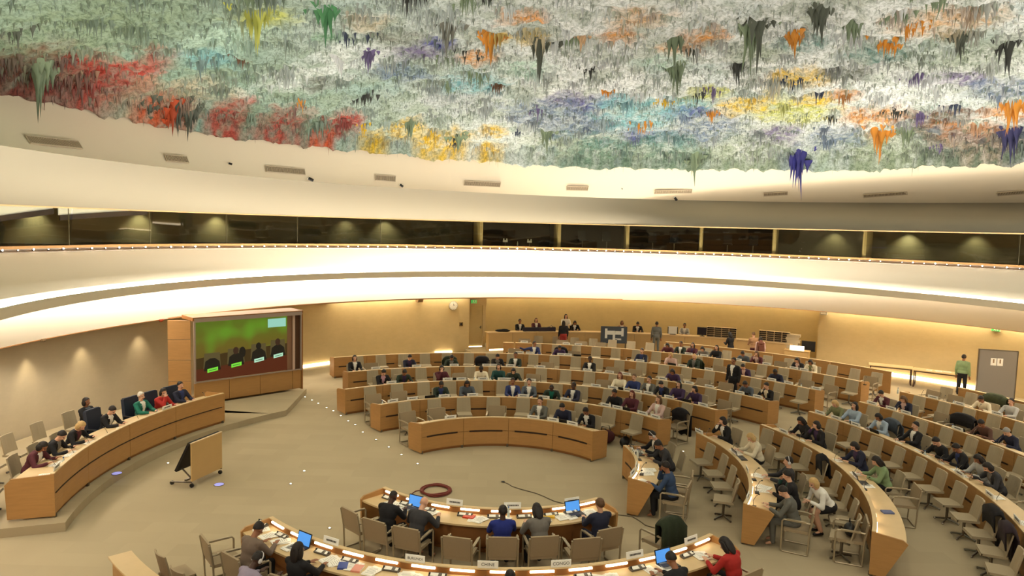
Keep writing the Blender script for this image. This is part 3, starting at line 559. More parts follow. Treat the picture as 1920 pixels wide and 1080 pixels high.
# rim fringe
n=1500; a=rng.uniform(R_(5),R_(200),n); rr=DR*(1-.03*rng.rand(n)); x=DC[0]+rr*np.cos(a); y=DC[1]+rr*np.sin(a); C=field(x,y)*rng.uniform(.45,.95,n)[:,None]
ALLD.append((x,y,rng.gamma(1.6,.09,n)+.1,rng.uniform(.015,.04,n),C))
o=drops('plaster_drips','',*[np.concatenate([q[i] for q in ALLD]) for i in range(5)]); o.parent=DOME_O
# the big hanging drips, one thing each
names={'sage':'sage green','yellowgreen':'yellow green','green':'green','violet':'violet','grey':'grey','greydark':'dark grey green','peach':'peach','dark':'near black','orange':'orange','navy':'navy','royal':'royal blue','redorange':'red orange','white':'white'}
seen={}
for i,(px,py,ln,c) in enumerate(DRIPS):
    k=14; ln=ln*(1.5 if c=='royal' else 1); rg=np.random.RandomState(100+i); s=.10+.10*ln
    rr0=math.hypot(px-DC[0],py-DC[1])
    if rr0>DR*.985: px=DC[0]+(px-DC[0])*DR*.985/rr0; py=DC[1]+(py-DC[1])*DR*.985/rr0
    dx=rg.normal(0,s,k); dy=rg.normal(0,s,k); dx[0]=dy[0]=0
    o=drops('hanging_drip','x',px+dx,py+dy,np.maximum(.1,ln*np.exp(-(dx**2+dy**2)/(1.2*s*s))*rg.uniform(.6,1.,k)),rg.uniform(.06,.10,k)*(1+ln*.3),np.array([PAL[c]*rg.uniform(.6,.95) for _ in range(k)]),6)
    del o['kind']; V=Vector((px,py,float(dz(np.array([px]),np.array([py]))[0])))
    o.data.transform(Matrix.Translation(-V)); o.location=V
    o.parent=DOME_O; o['label']=names[c]+' hanging drips'
    if 'category' in o: del o['category']
# ---------------------------------------------------------------- curved desks
LEDGE=.86; TOPZ=.74
def curved_desk(r,a0,a1,label,z=0,depth=.58,seg=1.35,lamps=0,slot=True,h=LEDGE,taper=False):
    am=(a0+a1)/2; at=pc(r,am,z); t=empty('curved_desk',at); tag(t,label,'desk','curved desks')
    c=(CX,CY); n=max(1,round(math.radians(a1-a0)*r/seg)); da=(a1-a0)/n; gap=math.degrees(.006/r)
    for i in range(n):
        b0=a0+i*da+gap; b1=a0+(i+1)*da-gap; mb=MB()
        mb.arc(c,r,r+.03,z+.56*h,z+h,b0,b1,n=4); mb.arc(c,r,r+.03,z+.08,z+.545*h,b0,b1,n=4)
        mb.build('front_panel',WOOD,t,at=at)
        mb=MB(); 
        if slot: w=(b1-b0)*.37; mb.arc(c,r-.006,r+.03,z+.52*h,z+.575*h,(b0+b1)/2-w,(b0+b1)/2+w,n=3); mb.build('cable_slot',SLOT,t,at=at)
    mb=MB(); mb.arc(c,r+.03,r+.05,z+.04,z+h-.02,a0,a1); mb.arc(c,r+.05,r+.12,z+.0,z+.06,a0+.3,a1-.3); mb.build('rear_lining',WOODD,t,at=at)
    mb=MB(); mb.arc(c,r+.05,r+depth,z+TOPZ-.035,z+TOPZ,a0,a1); mb.build('desktop',WOODT,t,at=at)
    mb=MB(); mb.arc(c,r-.006,r+.075,z+h,z+h+.02,a0,a1); mb.build('ledge',WOODT,t,at=at)
    for e,sg in ((a0,1),(a1,-1)):
        mb=MB(); th=math.degrees(.04/r)*sg; cs=[]
        pr=[(r-.004,z+.04),(r+(.26 if taper else depth),z+.04),(r+depth+.03,z+TOPZ+.02),(r+depth*.9,z+h-.04),(r-.004,z+h+.01)]
        vs=[]
        for ang in (e-th*.6,e+th*.4):
            for rr_,zz in pr: v=pc(rr_,ang,zz); vs.append(v)
        mb.add(vs,[(0,1,2,3,4),(9,8,7,6,5)]+[(k,(k+1)%5,(k+1)%5+5,k+5) for k in range(5)]); mb.build('end_panel',WOOD,t,at=at)
    mb=MB()
    k=max(2,int(n)); 
    for i in range(k+1):
        p=pc(r+.02,a0+(a1-a0)*(i+.02 if i<k else k-.02)/k,z); mb.box((p.x,p.y,z+.04),(.06,.06,.08))
    mb.build('foot',CHROME,t,at=at)
    if lamps:
        for i in range(lamps):
            b=a0+(a1-a0)*(i+.5)/lamps; w=(a1-a0)/lamps*.31; mb=MB(); mb.arc(c,r+.055,r+.085,z+h-.045,z+h-.015,b-w,b+w,n=4); mb.build('lamp_strip',LAMP,t,at=at)
    return t
ROWS={ # name: radius, start, end, phrase
'c1':(3.25,39.5,133.8,'front row of the centre block'),'c2':(5.75,37,131,'second row of the centre block'),'c3':(8.2,35.5,130.4,'third row of the centre block'),
'c4':(10.77,34.8,123,'fourth row of the centre block'),'c5':(13.8,35.6,121,'fifth row of the centre block'),'c6':(16.8,35.3,88.5,'sixth row of the centre block'),
'R1':(3.3,-27.5,15,'front row of the right block'),'R2':(5.85,-29.5,21.8,'second row of the right block'),'R3':(8.23,-30,23,'third row of the right block'),
'R4':(10.85,-30,26.8,'fourth row of the right block'),'R5':(13.6,-30,28,'fifth row of the right block'),'R6':(16.5,-14,29.5,'sixth row of the right block'),
'A':(3.46,-134,-53.5,'inner arc of the lamp-lit foreground desks'),'B':(5.93,-135.5,-48,'outer arc of the lamp-lit foreground desks')}
ordr={'c1':'first','c2':'second','c3':'third','c4':'fourth','c5':'fifth','c6':'sixth','R1':'first','R2':'second','R3':'third','R4':'fourth','R5':'fifth','R6':'sixth'}
for k,(r,a0,a1,ph) in ROWS.items():
    curved_desk(r,a0,a1,{'A':'inner curved wooden desk of the foreground with eight glowing lamp strips','B':'outer curved wooden desk of the foreground with fourteen glowing lamp strips'}.get(k,'curved honey wood desk, '+ph),
        taper=k[0]=='R',lamps={'A':8,'B':14,'R1':4,'R2':8,'R3':10}.get(k,0))
# back panels behind the last chairs
def back_panel(r,a0,a1,label):
    at=pc(r,(a0+a1)/2,0); t=empty('back_panel',at); tag(t,label,'panel'); n=max(1,round(R_(a1-a0)*r/1.35)); da=(a1-a0)/n
    for i in range(n):
        mb=MB(); mb.arc((CX,CY),r,r+.04,.05,.95,a0+i*da+.03,a0+(i+1)*da-.03,n=3); mb.build('panel_board',WOOD,t,at=at)
        mb=MB(); mb.arc((CX,CY),r-.008,r+.01,.47,.51,a0+i*da+.3*da,a0+i*da+.7*da,n=2); mb.build('cable_slot',SLOT,t,at=at)
    mb=MB(); mb.arc((CX,CY),r-.01,r+.09,.95,.97,a0,a1); mb.build('top_rail',WOODT,t,at=at)
back_panel(19.45,35.8,66,'low wooden panel behind the sixth centre row chairs')
back_panel(16.25,88.8,90.6,'short wooden box beside the man reaching out at the fifth row')
back_panel(18.9,4,27.3,'low wooden panel behind the last right row')
at=pc(8.45,-125,0); t=empty('low_wall_panel',at); tag(t,'honey wood panel end with a broad pale top at the bottom left corner','panel'); mb=MB(); mb.arc((CX,CY),8.33,8.6,.04,.84,-137,-112); mb.build('panel_body',WOOD,t,at=at); mb=MB(); mb.arc((CX,CY),8.31,8.66,.84,.87,-137.1,-112); mb.build('top_cap',WOODT,t,at=at)
# long side desk on its platform
mb=MB(); c=(CX,CY); mb.arc(c,9.36,13.6,0,.19,152.5,199.5,m=0); o=mb.build('dais_platform',CARPET); struct(o)
def poly(pts,z0,z1,name,m):
    mb=MB(); n=len(pts); mb.add([(x,y,z0) for x,y in pts]+[(x,y,z1) for x,y in pts],[tuple(range(n))[::-1],tuple(range(n,2*n))]+[(i,(i+1)%n,(i+1)%n+n,i+n) for i in range(n)]); return mb.build(name,m)
p1=[tuple(pc(9.36,a)[:2]) for a in (153,149,144,140.5)]; struct(poly(p1+[(-7.65,26.15),(-10.67,23.2),(-12.6,22.4),tuple(pc(13.6,153)[:2])],0.001,.186,'dais_platform_step',CARPET))
t=curved_desk(9.62,153.5,197.5,'long curved wooden desk along the left wall, on a low platform',z=.19,depth=.85,seg=2.1,slot=False,h=.92)
mb=MB(); at=pc(9.6,175,0)
mb.arc((CX,CY),9.606,9.63,.19+.50,.19+.525,154,197.2); mb.build('shadow_gap',SLOT,t,at=t.location)

# ---------------------------------------------------------------- chairs
def swivel():
    t=proto('swivel_chair'); mb=MB()
    # seat shell
    def shell(pr,w,th,n=6):
        vs=[];fs=[];k=len(pr)
        for s_ in (0,1):
            for i,(y,z) in enumerate(pr):
                for j in range(n+1):
                    x=(j/n-.5)*w; vs.append((x,y-(0 if s_ else 0),z+(th*(1 if s_ else 0) if i<1e9 else 0)+.02*(2*x/w)**2))
        return vs
    mb.box((0,.0,.45),(.46,.44,.05)); mb.box((0,.21,.44),(.46,.03,.04),0,.3); mb.build('seat',CHAIRM,t,link=False)
    mb=MB(); n=5; vs=[];fs=[]
    for s_ in (0,1):
        for i in range(6):
            z=.46+.45*i/5; y=-.2-.10*(i/5)-.03*s_
            for j in range(n+1):
                x=(j/n-.5)*(.46-.03*(i/5)); vs.append((x,y+.05*(2*x/.46)**2,z))
    m_=n+1
    for s_ in (0,1):
        o=s_*6*m_
        for i in range(5):
            for j in range(n): fs.append((o+i*m_+j,o+i*m_+j+1,o+(i+1)*m_+j+1,o+(i+1)*m_+j))
    o=6*m_
    for i in range(5): fs+= [(i*m_,(i+1)*m_,(i+1)*m_+o,i*m_+o),(i*m_+n,(i+1)*m_+n,(i+1)*m_+n+o,i*m_+n+o)]
    for j in range(n): fs+= [(j,j+1,j+1+o,j+o),(5*m_+j,5*m_+j+1,5*m_+j+1+o,5*m_+j+o)]
    mb.add(vs,fs); mb.build('backrest',CHAIRM,t,link=False)
    mb=MB(); mb.tube([(0,0,.07),(0,0,.42)],.03,8); mb.build('post',CHROME,t,link=False)
    mb=MB()
    for a in (45,135,225,315):
        mb.tube([(0,0,.08),(.24*math.cos(R_(a)),.24*math.sin(R_(a)),.03)],[.025,.018],6)
        mb.ell((.24*math.cos(R_(a)),.24*math.sin(R_(a)),.025),(.025,.025,.025),n=6,k=4)
    mb.build('base',CHROME,t,link=False); return t
def armchair():
    t=proto('armchair'); mb=MB(); mb.box((0,0,.46),(.50,.48,.06)); mb.build('seat',CHAIRB,t,link=False)
    mb=MB(); mb.box((0,-.27,.69),(.52,.035,.40),0,.16); mb.build('backrest',CHAIRB,t,link=False)
    mb=MB()
    for s_ in (-1,1):
        x=.28*s_; mb.tube([(x,-.31,.86),(x,-.25,.5),(x,-.23,.02),(x,.24,.02),(x,.27,.06),(x,.27,.64),(x,.24,.68),(x,-.26,.68)],.019,8)
    mb.tube([(-.28,-.23,.02),(.28,-.23,.02)],.016,6); mb.tube([(-.28,.2,.44),(.28,.2,.44)],.016,6); mb.build('frame',FRAME,t,link=False)
    for s_ in (-1,1):
        mb=MB(); mb.box((.28*s_,.0,.69),(.05,.36,.025)); mb.build('armrest',FRAME,t,link=False)
    return t
def darkchair():
    t=proto('padded_chair'); NV=mat('navy_upholstery',srgb(40,46,62),.7)
    mb=MB(); mb.box((0,0,.46),(.52,.5,.1)); mb.build('seat',NV,t,link=False)
    mb=MB(); mb.box((0,-.27,.82),(.54,.1,.62),0,.1); mb.box((0,-.3,1.08),(.46,.09,.14),0,.1); mb.build('backrest',NV,t,link=False)
    mb=MB()
    for s_ in(-1,1): mb.tube([(.29*s_,-.22,.5),(.29*s_,-.22,.66),(.29*s_,.15,.66),(.29*s_,.15,.5)],.022,6)
    mb.build('arm',BLACK,t,link=False)
    mb=MB(); mb.tube([(0,0,.05),(0,0,.42)],.03); 
    for a in range(5): mb.tube([(0,0,.07),(.28*math.cos(a*1.2566),.28*math.sin(a*1.2566),.03)],.02,6)
    mb.build('base',CHROME,t,link=False); return t
SW=swivel(); AC=armchair(); DKC=darkchair()
# people by row
byrow={}
for p in PEOPLE: byrow.setdefault(p[0],[]).append(p)
CH={}  # chair list per row: (angle, radius, kind, occupied)
PITCH={'c1':.95,'c2':.92,'c3':.92,'c4':.92,'c5':.92,'c6':.95,'R1':1.0,'R2':.88,'R3':.84,'R4':.84,'R5':.84,'R6':.84,'A':.62,'B':.95,'D':.95}
WH={'c':'centre block','R':'right block'}
def rowname(k): return {'A':'inner foreground desk','B':'outer foreground desk','C':'bottom left corner desk','D':'long side desk'}.get(k) or '%s row %s'%('centre' if k[0]=='c' else 'right',ordr[k])
SEATS=[]
for k,(r,a0,a1,ph) in list(ROWS.items())+[('D',(9.62,154,197,''))]:
    re=r+1.32; L=[(p[1],p[2],1) for p in byrow.get(k,[])]
    a=a1-math.degrees(.42/re); rp_=PITCH[k]
    if k=='c5': a=88.5
    if k=='A': L=[(q,4.62,0) if all(abs(q-p[1])>7 for p in byrow['A']) else None for q in (-97.8,)]; L=[x for x in L if x]+[(p[1],4.52,1) for p in byrow['A']]+[(-126.6,4.45,0),(-70.6,4.75,0),(-50.5,5.0,0)]
    else:
        while a>a0:
            if all(abs(a-p[0])*math.pi/180*re>.62 for p in L) and (k in 'BCD' or k in('R1',) or random.random()<.6): L.append((a,(r+1.02 if k not in 'CD' else re) if k!='D' else 11.0,0))
            a-=math.degrees(rp_/re)
    L.sort(reverse=(k[0]=='c')); 
    SEATS.append((k,L))
    for i,(a,rr_,occ) in enumerate(L):
        kind=AC if (k in 'AB' or (not occ and k!='D')) else DKC if (k=='D' and a<176) else SW
        if k=='R2' and a<-24 or k=='R1' and a<-14: kind=AC
        nm={id(AC):'beige armchair',id(DKC):'dark padded chair',id(SW):'beige swivel chair'}[id(kind)]
        rz=R_(a)+math.pi/2+ (0 if occ else random.uniform(-.14,.14))
        side='left end' if k[0] in 'cABC' else 'rear end'
        if k[0] in 'ABC': pass
        num=i+1
        if k[0] in 'RD': num=len(L)-i; 
        lab='%s %s, %s from the %s, %s'%('occupied' if occ else 'empty',nm,ordw(num),side,rowname(k))
        place(kind,pc(rr_,a,.19 if k=='D' else 0),rz,lab,'chair',nm.replace('chair','chairs')+' at the '+rowname(k))
# advisers' chairs standing along the face of the next desk
NEXT={'c1':'c2','c2':'c3','c3':'c4','c4':'c5','c5':'c6','R1':'R2','R2':'R3','R3':'R4','R4':'R5','R5':'R6'}
for k in ['c1','c2','c3','c4','c5','c6','R1','R2','R3','R4','R5','R6']:
    r,a0,a1,_=ROWS[k]; rn=ROWS[NEXT[k]][0] if k in NEXT else r+2.45; ra=rn-.52; L=[]
    step=math.degrees((.93 if k[0]=='c' else .86)/ra); a=(min(a1,ROWS[NEXT[k]][2]) if k in NEXT and k not in('R1',) else a1)-math.degrees(.45/ra)-(2 if k[0]=='c' else 0)
    while a>(a0 if k!='R1' else -24): L.append(a); a-=step
    for i,a in enumerate(L):
        place(SW,pc(ra,a,0),R_(a)+math.pi/2+random.uniform(-.1,.1),'empty beige swivel chair of the rear line, %s from the %s, %s'%(ordw(i+1),'left' if k[0]=='c' else 'rear',rowname(k)),'chair','rear line swivel chairs, '+rowname(k))
# second line of chairs against the left wall, and two loose chairs
for i,a in enumerate((171.2,176.5,181.5,186.5,191.5)):
    place(SW if i else SW,pc(11.75,a,.19),R_(a)+math.pi/2,'beige chair against the left wall, %s from the screen'%ordw(i+1),'chair','beige chairs against the left wall')
BSW=copy_tree(SW); 
for ch in BSW.children:
    if ch.name.startswith(('seat','backrest')):
        ch.data=ch.data.copy(); ch.data.materials.clear(); ch.data.materials.append(CHAIRB)
BSW.location=pc(7.75,-133.6); BSW.rotation_euler=(0,0,R_(-133.6)+math.pi/2); tag(BSW,'brown swivel chair beside the bottom left wooden panel, leftmost','chair')
for a,l in ((-128.3,'brown swivel chair second along the bottom left wooden panel'),(-120.5,'brown swivel chair under the person in lilac with headphones')):
    place(BSW,pc(7.8,a),R_(a)+math.pi/2,l,'chair')
place(DKC,pc(10.95,198.5,.19),R_(198.5)+math.pi/2,'navy padded chair at the left frame edge behind the long side desk','chair')
for i,(x,y,rz) in enumerate(((6.85,13.6,1.2),)):
    place([AC,AC,AC][i],(x,y,0),rz,['beige armchair holding a striped bag, near end of right row two'][i],'chair')
# dark coats hung over chair backs
COATG=mat('dark_green_cloth',srgb(36,44,24),.9,noise_s=14,noise_a=.4,bump=.4); COATB=mat('black_cloth',srgb(24,20,22),.9,noise_s=14,noise_a=.4,bump=.4); COATC=mat('camouflage_cloth',srgb(66,70,46),.9,noise_s=12,noise_a=.7)
def coat(loc,rz,m,label,h=.75,w=.56):
    mb=MB(); n=14; vs=[];fs=[]; prof=[(.10,.22,.95),(.12,.20,1.0),(.0,-.02,1.03),(-.07,-.06,.98),(-.12,-.09,.8),(-.14,-.12,.98-h)]
    for j in range(n+1):
        u=j/n-.5
        for i,(y,_,z) in enumerate(prof):
            f=.012*math.sin(j*1.3+i*.5)*(i>2); hw=w*(1+.16*(i>=4)-.04*(i==5))
            drop=-.10*(abs(u)*2)**3 if i<4 else -.03*math.sin(j*.9)
            vs.append((u*hw,y-.24+f,z+drop+(-.30 if i==0 else 0)))
    k=len(prof)
    for j in range(n):
        for i in range(k-1): fs.append((j*k+i,(j+1)*k+i,(j+1)*k+i+1,j*k+i+1))
    mb.add(vs,fs); o=mb.build('hanging_coat',m,smooth=True); sd=o.modifiers.new('t','SOLIDIFY'); sd.thickness=.03
    o.location=loc; o.rotation_euler=(0,0,rz); tag(o,label,'coat'); return o
def coat_at(r,a,m,label,z=0,**k):
    p=pc(r,a,z); q=min(CHAIRPOS,key=lambda c:(c[0]-p).length); CHAIRPOS.remove(q); k['h']=min(k.get('h',.7),.8); dz_=0 if r<8 and r>7 or r<6 else .06; return coat(q[0]+Vector((0,0,dz_)),q[1],m,label,**k)
coat_at(5.02,-50.5,COATG,'dark green coat draped over the rightmost inner foreground chair',h=.95,w=.62)
coat_at(7.2,38.5,COATB,'black coat hung on the last chair of the second centre row',h=.8)
coat_at(15.1,57.5,COATG,'dark green coat over a chair in the fifth centre row',h=.5)
coat_at(12.0,103.0,COATG,'dark green coat on a chair in the fourth centre row',h=.5)
coat_at(12.0,99.3,COATB,'dark coat beside the green one in the fourth centre row',h=.5)
coat_at(15.1,80.5,COATB,'black coat on a chair beside the purple clad person, fifth centre row',h=.5)
coat_at(9.25,-17.5,COATB,'black coat hung on a chair in the third right row',h=.9)
coat_at(9.3,-22.0,mat('plum_cloth',srgb(40,26,32),.9,noise_s=14,noise_a=.4),'dark plum coat on the next chair of the third right row',h=.9)
coat_at(14.8,17.5,COATB,'large black coat spread over a fifth right row chair',h=.6,w=.8)
coat_at(18.0,23.6,COATC,'camouflage patterned coat on a sixth right row chair',h=.5,w=.8)
coat_at(12.05,15.5,mat('grey_blue_cloth',srgb(70,76,84),.9,noise_s=12,noise_a=.4),'grey blue coat over a fourth right row chair',h=.7)
coat_at(12.05,-8.5,COATB,'black coat on a chair near the fourth right row frame edge',h=.8)
coat_at(6.95,-2.4,COATB,'black bag strapped behind the blond person, second right row',h=.5,w=.36)
# ---------------------------------------------------------------- people
CLOTH={'black':(26,24,26),'charcoal':(52,50,52),'royal':(32,44,120),'grey':(112,106,98),'navy':(34,36,56),'taupe':(116,98,84),'red':(170,40,34),'lilac':(150,138,156),'green':(24,104,86),'white':(232,226,214),
'greysuit':(96,94,86),'darkgreen':(40,50,40),'slate':(78,84,92),'blue':(44,54,98),'maroon':(84,36,44),'pink':(206,172,160),'cream':(226,212,182),'teal':(24,62,58),'purple':(60,40,72),'steelblue':(48,66,96),
'sage':(128,148,104),'olive':(120,122,84),'paleblue':(158,172,186),'lightgrey':(176,172,164),'brown':(92,62,50),'pinktie':(196,150,160),'skirtred':(150,46,40),'khaki':(104,100,74),'tan':(160,120,84)}
SKIN={'fair':(214,164,134),'brown':(150,100,70),'dark':(74,48,36)}
HAIRC={'':(34,26,22),'brown':(92,64,40),'blond':(196,160,104),'white':(222,212,196),'grey':(150,146,140),'red':(96,38,26)}
def cm(n): return mat('cloth_'+n,srgb(*CLOTH[n]),.85,noise_s=9,noise_a=.18)
def sm(n): return mat('skin_'+n,srgb(*SKIN[n]),.55)
def hm(n): return mat('hair_'+(n or 'dark'),srgb(*HAIRC[n]),.6,noise_s=60,noise_a=.3)
EYE=mat('eye_dark',srgb(30,22,20),.3); LIP=mat('lips',srgb(150,82,72),.5); SHOE=mat('black_leather',srgb(24,20,20),.4)
def ik(s,h,l1,l2,pole):
    s=Vector(s);h=Vector(h);d=h-s;L=min(d.length,(l1+l2)*.995); d.normalize(); a=(l1*l1-l2*l2+L*L)/(2*L); q=math.sqrt(max(0,l1*l1-a*a))
    p=Vector(pole); p=(p-d*p.dot(d)).normalized(); return s+d*a+p*q, s+d*L
def remesh(o,vox,ratio):
    m=o.modifiers.new('r','REMESH'); m.mode='VOXEL'; m.voxel_size=vox; m.use_smooth_shade=True
    s=o.modifiers.new('s','SMOOTH'); s.iterations=2; s.factor=.5
    d=o.modifiers.new('d','DECIMATE'); d.ratio=ratio
    COL.objects.link(o); bpy.context.view_layer.update(); dg=bpy.context.evaluated_depsgraph_get()
    me=bpy.data.meshes.new_from_object(o.evaluated_get(dg)); COL.objects.unlink(o); o.modifiers.clear(); old=o.data; me.materials.clear()
    for q in old.materials: me.materials.append(q)
    me.polygons.foreach_set('use_smooth',[True]*len(me.polygons)); o.data=me
POSE={}
def figure(key,hip=.53,lean=6,htilt=0,hturn=0,hands=((-.14,.46,.77),(.14,.46,.77)),sit=True,knee=None,foot=None,bend=0,curl=.5,poleL=(-.5,-.4,-.6),poleR=(.5,-.4,-.6)):
    L=R_(lean); ax=Vector((0,math.sin(L),math.cos(L))); fw=Vector((0,math.cos(L),-math.sin(L)))
    pel=Vector((0,0,hip+.03)); chest=pel+ax*.34; neck=pel+ax*.50; sh=pel+ax*.44
    L2=R_(lean+htilt); ha=Vector((math.sin(R_(hturn))*.12,math.sin(L2),math.cos(L2))).normalized(); head=neck+Vector((0,.01,0))+ha*.14
    HR=Matrix.Rotation(-R_(hturn),3,'Z')@Matrix.Rotation(-L2,3,'X')
    b=MB(); M0=Matrix.Rotation(-L,3,'X')
    b.ell(pel+ax*.02,(.165,.125,.13),M0); b.ell(pel+ax*.17,(.145,.105,.16),M0); b.ell(chest,(.175,.115,.17),M0); b.cap(sh+Vector((-.13,0,0)),sh+Vector((.13,0,0)),.06,.06)
    b.cap(neck-ax*.04,neck+ha*.08,.058,.05)
    # head
    b.ell(head+HR@Vector((0,-.008,.03)),(.074,.093,.09),HR,18,12); b.ell(head+HR@Vector((0,.022,-.035)),(.055,.062,.075),HR,14,10)
    b.cap(head+HR@Vector((0,.085,.025)),head+HR@Vector((0,.108,-.012)),.009,.015,8)
    for s in(-1,1): b.ell(head+HR@Vector((s*.077,-.008,.0)),(.012,.02,.03),HR,8,6); b.ell(head+HR@Vector((s*.034,.078,-.018)),(.022,.02,.02),HR,8,6)
    j=MB(); shl={}
    j.ell(pel+ax*.03,(.185,.145,.15),M0); j.ell(pel+ax*.18,(.168,.125,.17),M0); j.ell(chest,(.2,.135,.18),M0); j.cap(sh+Vector((-.135,0,-.01)),sh+Vector((.135,0,-.01)),.075,.075)
    wr=[]
    for s,h,pl in ((-1,hands[0],poleL),(1,hands[1],poleR)):
        S=sh+Vector((s*.185,0,-.01)); E,Hh=ik(S,h,.285,.25,pl)
        b.cap(S,E,.048,.040); b.cap(E,Hh,.040,.026); j.cap(S,E,.064,.055); j.cap(E,Hh-(Hh-E)*.08,.054,.040)
        d=(Hh-E).normalized(); x=d.cross(Vector((0,0,1))); x=Vector((1,0,0)) if x.length<.1 else x.normalized(); x=x*(1 if x.x*1>0 else -1); n=x.cross(d).normalized(); n=n if n.z>0 else -n
        pm=Hh+d*.05; Mh=Matrix((x,d,n)).transposed(); b.ell(pm,(.040,.050,.016),Mh,10,8)
        for q,fl in zip((-.03,-.01,.011,.031),(.052,.066,.070,.06) if s>0 else (.06,.070,.066,.052)):
            p0=pm+d*.036+x*q; p1=p0+d*fl*.55-n*fl*.12*curl; p2=p1+(d*.7-n*.7*curl).normalized()*fl*.5; b.cap(p0,p1,.0095,.0088,8); b.cap(p1,p2,.0088,.0075,8)
        t0=Hh+d*.02-x*s*.030; t1=t0+(d*.7-x*s*.6-n*.2).normalized()*.042; t2=t1+(d*.95-x*s*.1-n*.3).normalized()*.032; b.cap(t0,t1,.0125,.011,8); b.cap(t1,t2,.011,.009,8)
    t=MB(); sh_=MB()
    knee=knee or [(-.12,.42,hip+.0),(.12,.42,hip+.0)]; foot=foot or [(-.13,.38,.10),(.13,.40,.10)]
    t.ell(pel+Vector((0,0,-.01)),(.18,.145,.12))
    for s,k,f in ((-1,knee[0],foot[0]),(1,knee[1],foot[1])):
        H=pel+Vector((s*.09,0,-.02)); k=Vector(k);f=Vector(f)
        b.cap(H,k,.078,.052); b.cap(k,f,.052,.036); t.cap(H,k,.094,.068); t.cap(k,f,.068,.050)
        b.cap(f,f+Vector((0,.12,-.055)),.035,.025); sh_.cap(f+Vector((0,-.03,-.055)),f+Vector((0,.15,-.065)),.042,.034); sh_.cap(f,f+Vector((0,0,-.05)),.045,.045)
    root={}
    bo=b.build('body',[sm('fair'),EYE,LIP],link=False); remesh(bo,.011,.42)
    # eyes and lips by position
    inv=HR.transposed(); me=bo.data; ids=[0]*len(me.polygons)
    for p in me.polygons:
        q=inv@(p.center-head)
        if q.y>.05 and abs(abs(q.x)-.032)<.015 and abs(q.z-.012)<.008: ids[p.index]=1
        elif q.y>.055 and abs(q.x)<.024 and abs(q.z+.052)<.008: ids[p.index]=2
    me.polygons.foreach_set('material_index',ids)
    jo=j.build('jacket',[cm('black'),cm('white')],link=False); remesh(jo,.017,.5)
    Mi=M0.transposed(); me=jo.data; ids=[0]*len(me.polygons); zt=.50
    for p in me.polygons:
        q=Mi@(p.center-pel)
        if q.y>.05 and .12<q.z<.56 and abs(q.x)<.012+.075*(q.z-.12)/.38: ids[p.index]=1
    me.polygons.foreach_set('material_index',ids)
    to=t.build('trousers',cm('black'),link=False); remesh(to,.02,.5)
    if key in('crouch','stand'):
        k_=MB(); k_.ell(pel+Vector((0,0,.0)),(.20,.165,.14))
        for s,kk_ in ((-1,knee[0]),(1,knee[1])):
            H=pel+Vector((s*.07,0,-.02)); k_.cap(H,H.lerp(Vector(kk_),.62),.115,.10)
        ko=k_.build('skirt',cm('black'),link=False); remesh(ko,.02,.5); POSE['skirt_'+key]=ko
    so=sh_.build('shoes',SHOE,link=False); remesh(so,.014,.5)
    POSE[key]=dict(body=bo,jacket=jo,trousers=to,shoes=so,head=head,HR=HR.to_4x4())
desk=((-.13,.43,.80),(.15,.45,.80))
figure('up',lean=2,htilt=4,hands=desk)
figure('write',lean=16,htilt=26,hands=((-.16,.47,.80),(.10,.52,.80)))
figure('lean',lean=25,htilt=20,hands=((-.2,.50,.80),(.2,.54,.80)))
figure('chin',lean=14,htilt=8,hturn=12,hands=((-.18,.45,.80),(.06,.30,1.06)),poleR=(.3,.6,-.9),curl=1.2)
figure('reach',lean=4,htilt=2,hturn=-35,hands=((-.15,.43,.80),(.66,.10,1.02)),curl=.2)
figure('stand',hip=.90,lean=2,htilt=2,sit=False,hands=((-.24,.05,.84),(.24,.05,.84)),knee=[(-.10,.02,.50),(.10,.03,.50)],foot=[(-.11,-.02,.09),(.12,.02,.09)],poleL=(-.3,-1,0),poleR=(.3,-1,0))
figure('hold',hip=.90,lean=5,htilt=14,sit=False,hands=((-.10,.34,1.12),(.12,.36,1.14)),knee=[(-.10,.03,.50),(.10,.02,.50)],foot=[(-.12,-.04,.09),(.12,.05,.09)],poleL=(-.5,-.4,-1),poleR=(.5,-.4,-1),curl=1)
figure('crouch',hip=.60,lean=38,htilt=-6,sit=False,hands=((-.10,.50,.78),(.10,.48,.72)),knee=[(-.10,.40,.58),(.13,.40,.46)],foot=[(-.10,.22,.12),(.13,.12,.12)],curl=.8)
